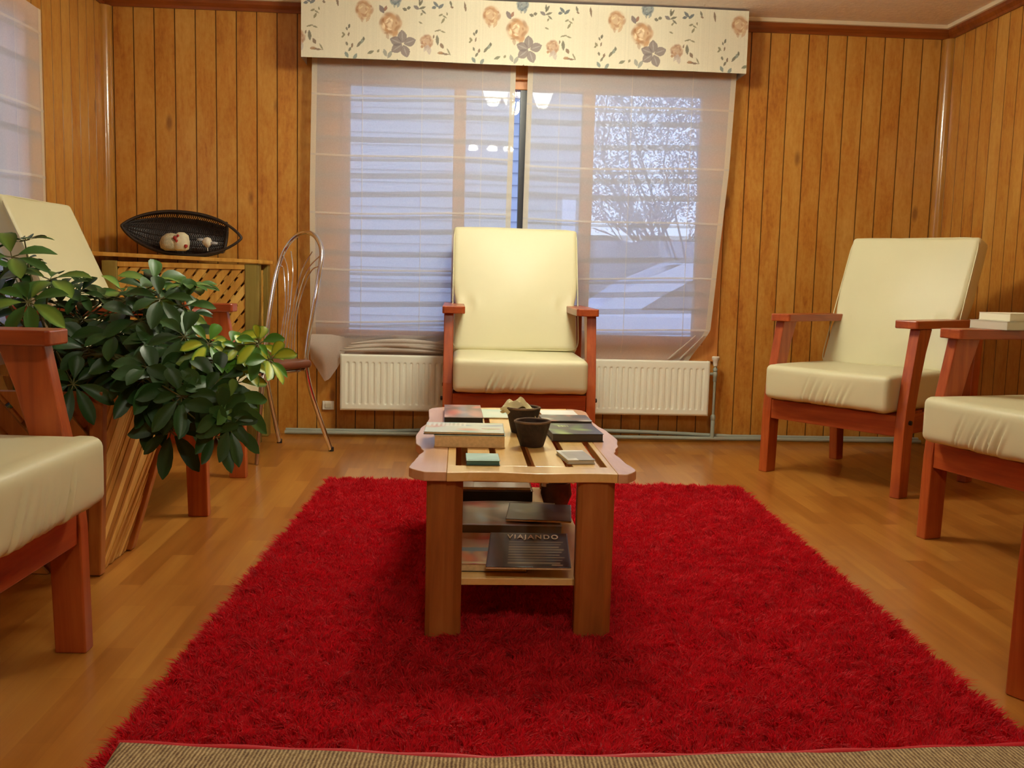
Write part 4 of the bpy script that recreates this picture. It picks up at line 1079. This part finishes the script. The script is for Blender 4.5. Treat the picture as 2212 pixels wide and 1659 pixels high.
obj('body', MB().lathe([(0, 0.018), (0.006, 0.02), (0.020, 0.035), (0.024, 0.05), (0.016, 0.068), (0, 0.074)], segs=14, wob=lambda a, i: .1 * math.sin(4 * a)), WF, ag, smooth=60)
for s in (-1, 1):
    obj('wing', MB().lathe([(0, -0.008), (0.012, -0.006), (0.014, 0.004), (0, 0.008)], segs=12, m=Matrix.Translation((s * 0.034, 0, 0.052 - s * 0.008)) @ Matrix.Scale(1.5, 4, (1, 0, 0))), plain('pale_wing', 'a8aab0', 0.5), ag, smooth=60)
obj('leg', MB().tube([(0.002, 0, 0.002), (0, 0, 0.03)], 0.0025, 6), WF, ag)

# ------------------------------------------------------------------ chrome bistro chair
bc = thing('bistro_chair', 'chrome bistro chair with arched wire back beside the corner cabinet', 'chair', (-0.99, 4.90, 0), R(-34))
def sm_path(pts, n=60):
    P = [Vector(p) for p in pts]; out = []
    for i in range(len(P) - 1):
        p0 = P[max(0, i - 1)]; p1 = P[i]; p2 = P[i + 1]; p3 = P[min(len(P) - 1, i + 2)]
        for k in range(n // (len(P) - 1)):
            t = k / (n // (len(P) - 1))
            out.append(0.5 * ((2 * p1) + (-p0 + p2) * t + (2 * p0 - 5 * p1 + 4 * p2 - p3) * t * t + (-p0 + 3 * p1 - 3 * p2 + p3) * t ** 3))
    out.append(P[-1]); return out
half = [(0.185, 0.03, 0.002), (0.155, -0.07, 0.28), (0.146, -0.105, 0.43), (0.146, -0.095, 0.56), (0.152, -0.06, 0.74), (0.150, -0.02, 0.90), (0.128, 0.015, 1.01), (0.072, 0.03, 1.075)]
full = half + [(0, 0.036, 1.097)] + [(-x, y, z) for x, y, z in half[::-1]]
obj('back_frame', MB().tube(sm_path(full, 112), 0.0115, 12), CHROME, bc, smooth=60)
for s in (-1, 1):
    obj('front_leg', MB().tube(sm_path([(s * 0.15, -0.38, 0.425), (s * 0.155, -0.40, 0.36), (s * 0.17, -0.45, 0.002)], 20), 0.011, 10), STEEL, bc, smooth=60)
    obj('rubber_foot', MB().lathe([(0.0135, 0), (0.0135, 0.02), (0.011, 0.022)], (s * 0.185, 0.03, 0), 10), BLACK, bc)
wires = [[(s * x0, -0.10, 0.46), (s * x1, -0.085, 0.60), (s * x2, -0.06, 0.74), (s * x3, -0.025, 0.90), (s * x4, 0.005, z4)] for s in (-1, 1) for (x0, x1, x2, x3, x4, z4) in ((0.012, 0.010, 0.012, 0.030, 0.075, 1.0), (0.035, 0.028, 0.030, 0.065, 0.13, 0.98), (0.058, 0.046, 0.048, 0.095, 0.150, 0.93))]
for w in wires: obj('back_wire', MB().tube(sm_path(w, 40), 0.0032, 6), CHROME, bc, smooth=60)
obj('cross_rail', MB().tube([(-0.147, -0.105, 0.42), (0.147, -0.105, 0.42)], 0.009, 10), STEEL, bc, smooth=60)
obj('seat', cushion(0.175, 0.175, 0.020, 0.018, None, (24, 24, 6), 'seat'), SEATB, bc).location = (0, -0.265, 0.451)
obj('seat_ring', MB().tube([(0.155 * abs(math.cos(a)) ** .5 * (1 if math.cos(a) > 0 else -1), -0.265 + 0.155 * abs(math.sin(a)) ** .5 * (1 if math.sin(a) > 0 else -1), 0.420) for a in [2 * math.pi * k / 32 for k in range(32)]], 0.009, 8, closed=True), STEEL, bc, smooth=60)

# ------------------------------------------------------------------ planter
pl = thing('planter', 'tapered wooden planter clad in rough pine strips, beside the left armchairs', 'planter', (0, 0, 0))
B4 = [(-1.66, 2.78, 0.003), (-1.155, 2.765, 0.003), (-1.165, 3.03, 0.003), (-1.64, 3.06, 0.003)]
T4 = [(-1.74, 2.735, 0.54), (-1.125, 2.735, 0.545), (-1.02, 3.09, 0.545), (-1.72, 3.13, 0.54)]
core = MB(); ins = 0.02
def inset(P):
    c = sum((Vector(p) for p in P), Vector()) / 4; return [Vector(p) + (c - Vector(p)).normalized() * ins for p in P]
vb_, vt_ = inset(B4), inset(T4)
for p_ in vt_: p_.z -= 0.05
core.add(vb_ + vt_, [(0, 1, 5, 4), (1, 2, 6, 5), (2, 3, 7, 6), (3, 0, 4, 7), (3, 2, 1, 0)]); obj('inner_box', core, SLAB_RED, pl)
obj('soil', MB().add([p_ - Vector((0, 0, 0.02)) for p_ in vt_], [(0, 1, 2, 3)]), SOIL, pl)
rr = random.Random(9)
m1 = MB(); slats(m1, [B4[1], B4[2], T4[2], T4[1]], 0.30, 0.545, 67, 0.0125, 0.0004, -0.012, 0.014, rr, .55)
obj('side_strips', m1, SLAB, pl)
m1 = MB(); slats(m1, [B4[0], B4[1], T4[1], T4[0]], 0.56, 0.545, -52, 0.042, 0.018, 0.0, 0.010, rr, .1); obj('front_lattice_upper', m1, SLAB_RED, pl)
m1 = MB(); slats(m1, [B4[0], B4[1], T4[1], T4[0]], 0.56, 0.545, 38, 0.042, 0.018, -0.011, 0.010, rr, .1); obj('front_lattice_lower', m1, SLAB_RED, pl)
m1 = MB(); slats(m1, [B4[2], B4[3], T4[3], T4[2]], 0.56, 0.545, 66, 0.03, 0.001, -0.012, 0.012, rr, .3); slats(m1, [B4[3], B4[0], T4[0], T4[3]], 0.30, 0.545, 66, 0.03, 0.001, -0.012, 0.012, rr, .3)
obj('rear_strips', m1, SLAB, pl)
for i in range(4):
    b_, t_ = Vector(B4[i]), Vector(T4[i]) + Vector((0, 0, 0.004))
    m1 = MB(); s_ = 0.019
    vs = [b_ + Vector((dx * s_, dy * s_, 0)) for dx, dy in ((-1, -1), (1, -1), (1, 1), (-1, 1))] + [t_ + Vector((dx * s_, dy * s_, 0)) for dx, dy in ((-1, -1), (1, -1), (1, 1), (-1, 1))]
    m1.add(vs, [(3, 2, 1, 0), (4, 5, 6, 7), (0, 1, 5, 4), (1, 2, 6, 5), (2, 3, 7, 6), (3, 0, 4, 7)]); obj('corner_post', m1, SLAB_RED, pl, bevel=.004)

# ------------------------------------------------------------------ umbrella plant
CL = [(-1.26, 2.75, 0.86, 1.15, 1),(-1.34, 2.70, 0.92, 1.1, 1),(-1.40, 2.90, 0.97, 0.8, 1),(-1.25, 2.60, 0.80, 1.0, 1),(-1.39, 2.70, 0.84, 1.0, 1),(-1.50, 2.80, 0.91, 1, 1),(-1.29, 3.00, 0.84, 0.8, 0),(-1.24, 2.90, 0.74, 1.0, 0),(-1.19, 2.95, 0.80, 0.9, 0),(-1.19, 3.10, 0.82, 0.9, 1),(-1.02, 2.90, 0.85, 1.0, 1),(-0.97, 2.80, 0.81, 0.9, 0),(-0.93, 2.90, 0.85, 0.8, 1),(-0.93, 3.00, 0.84, 0.75, 1),(-0.92, 2.85, 0.79, 1.0, 1),(-1.03, 2.80, 0.75, 1.0, 0),(-1.08, 2.75, 0.71, 1.0, 0),(-1.18, 2.80, 0.66, 1.0, 0),(-1.26, 2.85, 0.61, 1.0, 0),(-1.14, 2.80, 0.60, 1.0, 0),(-1.03, 2.75, 0.64, 1.1, 0),(-0.95, 2.75, 0.69, 1.0, 0),(-0.87, 2.70, 0.71, 0.9, 0),(-0.79, 2.66, 0.695, 0.75, 2),(-0.72, 2.70, 0.65, 0.8, 2),(-0.65, 2.65, 0.70, 0.75, 2),(-0.61, 2.60, 0.66, 0.7, 2),(-0.71, 2.68, 0.68, 0.6, 2),(-0.74, 2.70, 0.69, 0.8, 2),(-0.77, 2.65, 0.65, 0.9, 1),(-0.83, 2.65, 0.62, 0.9, 0),(-0.75, 2.60, 0.60, 0.9, 0),(-0.71, 2.65, 0.59, 0.75, 2),(-0.77, 2.55, 0.57, 0.9, 0),(-0.70, 2.55, 0.55, 0.9, 1),(-0.86, 2.60, 0.58, 1.0, 0),(-0.92, 2.62, 0.60, 1.0, 0),(-0.97, 2.65, 0.59, 1.0, 0),(-0.82, 2.52, 0.565, 0.9, 0),(-0.93, 2.70, 0.60, 1.0, 0),(-0.71, 2.50, 0.52, 0.9, 0),(-0.69, 2.50, 0.49, 0.8, 0),(-1.15, 2.95, 0.64, 1.0, 0),(-1.34, 2.95, 0.68, 1.0, 0),(-1.18, 2.70, 0.57, 0.9, 0),(-1.42, 3.00, 0.72, 1.0, 0),(-1.48, 3.00, 0.86, 1.0, 0),(-1.39, 3.10, 0.77, 0.9, 0),(-0.98, 3.00, 0.73, 1.0, 0),(-1.08, 3.10, 0.69, 1, 0),(-1.06, 2.75, 0.60, 0.7, 0),(-0.89, 2.90, 0.65, 1, 0),(-1.29, 3.10, 0.69, 1, 0),(-1.14, 3.10, 0.66, 1, 0),(-1.52, 2.90, 0.72, 1, 0),(-0.72, 2.48, 0.47, 0.7, 0)]
def leafmat():
    m, nt, b, o = nodes('umbrella_leaf')
    a = N(nt, 'ShaderNodeAttribute', attribute_name='Col'); nt.links.new(a.outputs['Color'], b.inputs['Base Color'])
    setv(b, Roughness=0.40); b.inputs['Specular IOR Level'].default_value = 0.28
    return m
LEAF = leafmat()
STEM = plain('green_stem', '5a5c2a', 0.6)
plant = thing('umbrella_plant', 'bushy dark green umbrella plant with yellow-green tips spilling out of the planter', 'plant', (-1.36, 2.92, 0.48))
PO = Vector((-1.36, 2.92, 0.48))
def cluster(mbx, cols, c, size, typ, rn, axis):
    c = Vector(c); n = rn.choice([6, 7, 7, 8]); axis = axis.normalized()
    t1 = axis.cross(Vector((0.3, 0.2, 1))).normalized(); t2 = axis.cross(t1); a0 = rn.random() * 6
    for i in range(n):
        a = a0 + 2 * math.pi * i / n + rn.uniform(-.15, .15)
        L = 0.102 * size * rn.uniform(.72, 1.1); Wd = L * 0.225
        out = (t1 * math.cos(a) + t2 * math.sin(a)); el_ = rn.uniform(-0.05, 0.55)
        d = (out * math.cos(el_) + axis * math.sin(el_)).normalized()
        side = d.cross(axis).normalized(); up = side.cross(d).normalized()
        p0 = c + d * 0.018 * size; o_ = len(mbx.v)
        rows = [(0.0, 0.10), (0.14, 0.42), (0.32, 0.80), (0.52, 1.0), (0.72, 0.98), (0.88, 0.66), (1.0, 0.08)]
        for (t, w) in rows:
            droop = -0.30 * L * t * t
            m_ = p0 + d * (L * t) + Vector((0, 0, droop)) 
            for s in (-1, -.5, 0, .5, 1):
                mbx.v.append(tuple(m_ + side * (s * w * Wd) + up * (abs(s) * w * Wd * 0.28)))
                if typ == 2: g_ = (0.42, 0.50, 0.03) if abs(s) < .7 and t > .1 and t < .95 and (i % 3 != 0) else (0.07, 0.22, 0.02)
                elif typ == 1: g_ = (0.15, 0.26, 0.04) if abs(s) < .6 and i % 3 == 0 else (0.045, 0.125, 0.022)
                else: g_ = (0.022, 0.066, 0.014)
                k = rnk[i % 4]
                cols.append(tuple(x * k for x in g_))
        for r_ in range(len(rows) - 1):
            for s in range(4):
                q = o_ + r_ * 5 + s; mbx.f.append((q, q + 1, q + 6, q + 5)); mbx.t.append(.5)
        mbx.tube_p = None
        pet.append((c, p0))
rnk = [0.8, 1.0, 1.2, 0.95]
rn = random.Random(21)
allc = list(CL)
for k in range(40):   # fill inside the crown
    b0 = rn.choice(CL[:45]); allc.append((min(b0[0], -0.88) - rn.uniform(-.02, .12), b0[1] + rn.uniform(0.02, .16), b0[2] - rn.uniform(-.01, .11), rn.uniform(.7, 1.0), 0))
for typ, nm, lab in ((0, 'foliage', None), (1, 'foliage', None), (2, 'variegated_foliage', 'yellow-green leaf clusters at the right tip')):
    mbx = MB(); cols = []; pet = []
    for (x, y, z, s, t) in allc:
        if t != typ: continue
        ax_ = Vector((x + 1.3, (y - 3.05) * 1.4 - .15, 0.55 + (z - .65) * 1.5)) + Vector((rn.uniform(-.3, .3), rn.uniform(-.3, .3), rn.uniform(-.1, .3)))
        if z < 0.60: ax_.z = 0.2
        cluster(mbx, cols, Vector((x, y, z)) - PO, s, t, rn, ax_)
    me = mbx.mesh(nm, 180); at = me.color_attributes.new('Col', 'FLOAT_COLOR', 'POINT')
    at.data.foreach_set('color', np.array([(*c, 1) for c in cols], dtype=np.float32).reshape(-1))
    o = obj(nm, me, LEAF, plant)
    if lab: o['label'] = lab
    st = MB()
    for (a, b_) in pet: st.tube([a, b_], 0.0016, 4, caps=False)
    obj('leaf_stalks', st, STEM, plant)['kind'] = 'stuff'
st = MB()
for (x, y, z, s, t) in allc:
    c = Vector((x, y, z)) - PO; g0 = Vector((rn.uniform(-.12, .14), rn.uniform(-.08, .08), -0.02)); md = Vector((c.x * .45, c.y * .45, max(c.z * .55, 0.12) + .05))
    st.tube(sm_path([g0, (g0 + md) * .5 + Vector((0, 0, .03)), md, c], 18), [0.005 - 0.003 * i / 18 for i in range(19)], 5)
obj('stems', st, STEM, plant, smooth=60)

# ------------------------------------------------------------------ lamps
def shade_lamp(t, c, axis_z=1.0):
    sh = MB().lathe([(0.026, -0.055), (0.038, -0.040), (0.054, 0.0), (0.070, 0.045), (0.102, 0.095), (0.098, 0.095), (0.066, 0.045), (0.050, 0.0), (0.030, -0.036)], c, 24)
    obj('glass_shade', sh, emis('lit_shade', (1.0, 0.975, 0.78), LAMP_L), t, smooth=60)
ld = thing('chandelier', 'three-armed ceiling chandelier with lit tulip shades above the rug', 'chandelier', (0.24, 3.86, 0))
BR = plain('brass', (0.6, 0.42, 0.18), 0.25, 1.0)
obj('ceiling_rose', MB().lathe([(0.0, 2.285), (0.03, 2.288), (0.055, 2.31), (0.06, 2.3295), (0, 2.3295)], segs=20), BR, ld, smooth=40)
obj('stem', MB().tube([(0, 0, 2.29), (0, 0, 2.16)], 0.008, 8), BR, ld, smooth=40)
obj('hub', MB().lathe([(0, 2.13), (0.02, 2.14), (0.026, 2.155), (0.018, 2.17), (0, 2.175)], segs=16), BR, ld, smooth=40)
for k in range(3):
    a = R(-90 + 120 * k); dx, dy = math.cos(a), math.sin(a)
    obj('arm', MB().tube(sm_path([(0, 0, 2.15), (dx * .07, dy * .07, 2.105), (dx * .15, dy * .15, 2.075), (dx * .20, dy * .20, 2.082)], 24), 0.006, 8), BR, ld, smooth=40)
    shade_lamp(ld, (dx * .20, dy * .20, 2.135))
l2 = thing('ceiling_spot_bar', 'ceiling bar with three lit bulbs over the near end of the room', 'ceiling lamp', (0.33, 0.27, 0), TH)
obj('bar', MB().box(-0.26, 0.26, -0.03, 0.03, 2.30, 2.3295), WHITE_PL, l2, bevel=.004)
for x in (-0.19, 0.02, 0.19):
    obj('bulb', MB().lathe([(0, 2.235), (0.022, 2.245), (0.030, 2.262), (0.022, 2.285), (0.014, 2.299), (0, 2.2995)], (x, 0, 0), 16, m=Matrix.Scale(1.9, 4, (1, 0, 0))), emis('lit_bulb', (1.0, 0.975, 0.78), SPOT_L), l2, smooth=60)

# ------------------------------------------------------------------ outside the window
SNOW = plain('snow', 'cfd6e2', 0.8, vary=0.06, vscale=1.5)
o = obj('snow_ground', MB().box(-14, 16, 5.9, 60, -0.62, -0.45), SNOW); o['kind'] = 'structure'
hs = thing('neighbour_house', 'grey clad house beyond the left half of the window', 'house', (-3.2, 13.0, -0.45), 0)
HW = plain('grey_cladding', 'c2c2c6', 0.8)
m1 = MB()
for k in range(26): m1.prism([(0.0, 0.16 * k), (-0.03, 0.16 * k), (0.0, 0.16 * (k + 1))], -3.6, 4.32, 'x')
m1.box(-3.6, 4.32, 0.0, 4.0, 0, 4.16); obj('wall', m1, HW, hs)
obj('roof', MB().prism([(-0.5, 4.1), (2.0, 5.6), (4.5, 4.1)], -3.9, 4.45, 'x'), plain('dark_roof', '4a4c54', 0.8), hs)
obj('door_post', MB().box(4.04, 4.22, -0.09, -0.03, 0, 2.42), plain('white_board', 'f4f6fc', 0.6), hs)
# parked car, seen through the right lights of the window
car = thing('car', 'pale car parked outside behind the right half of the window', 'car', (0.0, 8.1, -0.45), 0)
CARB = plain('pale_car_paint', 'dce8fc', 0.35, coat=0.5); CARG = plain('car_window_glass', '7c808e', 0.3)  # opaque panes, their reflection is painted in as lighter grey
body = [(-0.55, 0.32), (-0.58, 0.62), (-0.45, 0.80), (0.10, 0.98), (0.82, 1.08), (0.92, 1.10), (2.9, 1.10), (3.45, 1.02), (3.6, 0.6), (3.55, 0.32)]
obj('body', MB().prism(body, 0, 1.65, 'y'), CARB, car, fix=True, bevel=.06)
obj('glasshouse', MB().prism([(1.05, 1.09), (1.36, 1.28), (1.72, 1.45), (2.2, 1.52), (2.72, 1.46), (3.02, 1.3), (3.2, 1.10)], 0.10, 1.55, 'y'), CARG, car, fix=True, bevel=.03)
m1 = MB()
top = [(0.84, 1.09), (1.20, 1.33), (1.68, 1.54), (2.2, 1.61), (2.8, 1.54), (3.2, 1.32), (3.42, 1.10)]; bot = [(1.20, 1.09), (1.42, 1.23), (1.70, 1.385), (2.2, 1.46), (2.68, 1.39), (2.96, 1.26), (3.1, 1.10)]
for y0, y1 in ((0.06, 0.11), (1.54, 1.59)):
    for i in range(6): m1.prism([top[i], top[i + 1], bot[i + 1], bot[i]], y0, y1, 'y')
for i in range(2, 4): m1.prism([top[i], top[i + 1], (top[i + 1][0], top[i + 1][1] - .04), (top[i][0], top[i][1] - .04)], 0.06, 1.59, 'y')
obj('pillars_and_roof', m1, CARB, car, fix=True)
for x in (0.95, 2.95):
    for y in (0.0, 1.47):
        w_ = obj('wheel', MB().lathe([(0, 0), (0.30, 0), (0.32, 0.03), (0.32, 0.15), (0.30, 0.18), (0, 0.18)], segs=28, m=Matrix.Translation((x, y, 0.32)) @ Matrix.Rotation(R(-90), 4, 'X')), BLACK, car, smooth=40)
    obj('wheel_arch', MB().tube([(x + 0.40 * math.cos(R(a)), -0.004, 0.32 + 0.40 * math.sin(R(a))) for a in range(0, 181, 12)], 0.02, 6), plain('arch_trim', '7c8494', 0.5), car, smooth=60)
# bare trees with fine twigs against the bright sky
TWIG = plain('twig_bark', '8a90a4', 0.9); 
def tree(label, x, y, h, seed):
    t = thing('bare_tree', label, 'tree', (x, y, -0.45), 0, 'bare trees outside the window'); rn_ = random.Random(seed)
    trunk = MB(); tw = MB(); lf = MB()
    def grow(p, d, L, r, lv):
        q = p + d * L; tgt = trunk if lv < 2 else tw
        md = (p + q) * .5 + Vector((rn_.uniform(-1, 1), rn_.uniform(-1, 1), 0)) * L * .06
        tgt.tube([p, md, q], [r, r * .85, r * .7], 6 if lv < 2 else 4, caps=False)
        if lv >= 5:
            for k in range(5):
                c = p.lerp(q, rn_.random()) + Vector([rn_.uniform(-.1, .1) for _ in range(3)]); s = rn_.uniform(.012, .035)
                a = Vector([rn_.uniform(-1, 1) for _ in range(3)]).normalized() * s; b_ = Vector([rn_.uniform(-1, 1) for _ in range(3)]).normalized() * s
                lf.add([c - a, c - b_, c + a, c + b_], [(0, 1, 2, 3)])
            return
        for k in range(3 if lv < 4 else 3):
            nd = (d + Vector([rn_.uniform(-.8, .8), rn_.uniform(-.8, .8), rn_.uniform(-.25, .6)])).normalized()
            grow(p.lerp(q, rn_.uniform(.55, 1.0)), nd, L * rn_.uniform(.62, .82), r * .62, lv + 1)
    grow(Vector((0, 0, 0)), Vector((0, 0, 1)), h * .30, 0.09, 0)
    obj('trunk', trunk, TWIG, t, smooth=60); obj('twigs', tw, TWIG, t)
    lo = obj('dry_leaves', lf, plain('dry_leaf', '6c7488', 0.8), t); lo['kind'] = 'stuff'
tree('bare tree outside right of the house, behind the twiggy shrub', 3.4, 17.5, 4.4, 8)
tree('farther right bare tree outside, half hidden by the window wall', 5.6, 15.4, 4.6, 12)
sb = thing('twiggy_shrub', 'dense twiggy shrub outside filling the right window panes', 'shrub', (2.6, 10.2, -0.45), 0)
def quads(n, seed):
    r_ = np.random.default_rng(seed); m_ = MB()
    x = r_.uniform(-1.75, 1.6, n); y = r_.uniform(-.35, .5, n); z = r_.uniform(1.95, 4.3, n)
    clump = smooth_noise(9, 8, 2); d_ = clump((x + 1.75) / 3.35 * .99, (z - 1.95) / 2.35 * .99)
    k = 0.6 * d_ + 0.55 > r_.standard_normal(n) * 0.9; x, y, z = x[k], y[k], z[k]
    vs = []; fs = []
    for i in range(len(x)):
        c = np.array([x[i], y[i], z[i]]); a = r_.standard_normal(3); a /= np.linalg.norm(a); b_ = r_.standard_normal(3); b_ /= np.linalg.norm(b_)
        a *= r_.uniform(.010, .034); b_ *= r_.uniform(.006, .014)
        vs += [tuple(c - a), tuple(c - b_), tuple(c + a), tuple(c + b_)]; fs.append((4 * i, 4 * i + 1, 4 * i + 2, 4 * i + 3))
    return m_.add(vs, fs)
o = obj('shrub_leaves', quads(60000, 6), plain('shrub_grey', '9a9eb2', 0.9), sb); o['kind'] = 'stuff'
m1 = MB(); rn2 = random.Random(5)
for k in range(26):
    x = rn2.uniform(-1.5, 1.4); m1.tube([(x * .3, 0.05, 0.0), (x * .6, rn2.uniform(-.2, .3), 1.5), (x + rn2.uniform(-.2, .2), rn2.uniform(-.3, .4), 2.6), (x * 1.1 + rn2.uniform(-.3, .3), rn2.uniform(-.3, .4), 4.0)], [0.02, 0.013, 0.009, 0.004], 5)
obj('shrub_stems', m1, TWIG, sb)['kind'] = 'stuff'
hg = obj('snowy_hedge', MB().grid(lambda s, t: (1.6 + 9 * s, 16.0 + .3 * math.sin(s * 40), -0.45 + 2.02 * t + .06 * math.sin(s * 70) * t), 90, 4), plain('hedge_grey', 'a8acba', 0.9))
sm = hg.modifiers.new('thick', 'SOLIDIFY'); sm.thickness = 0.5
tag(hg, 'low grey hedge outside, above the parked car', 'hedge')
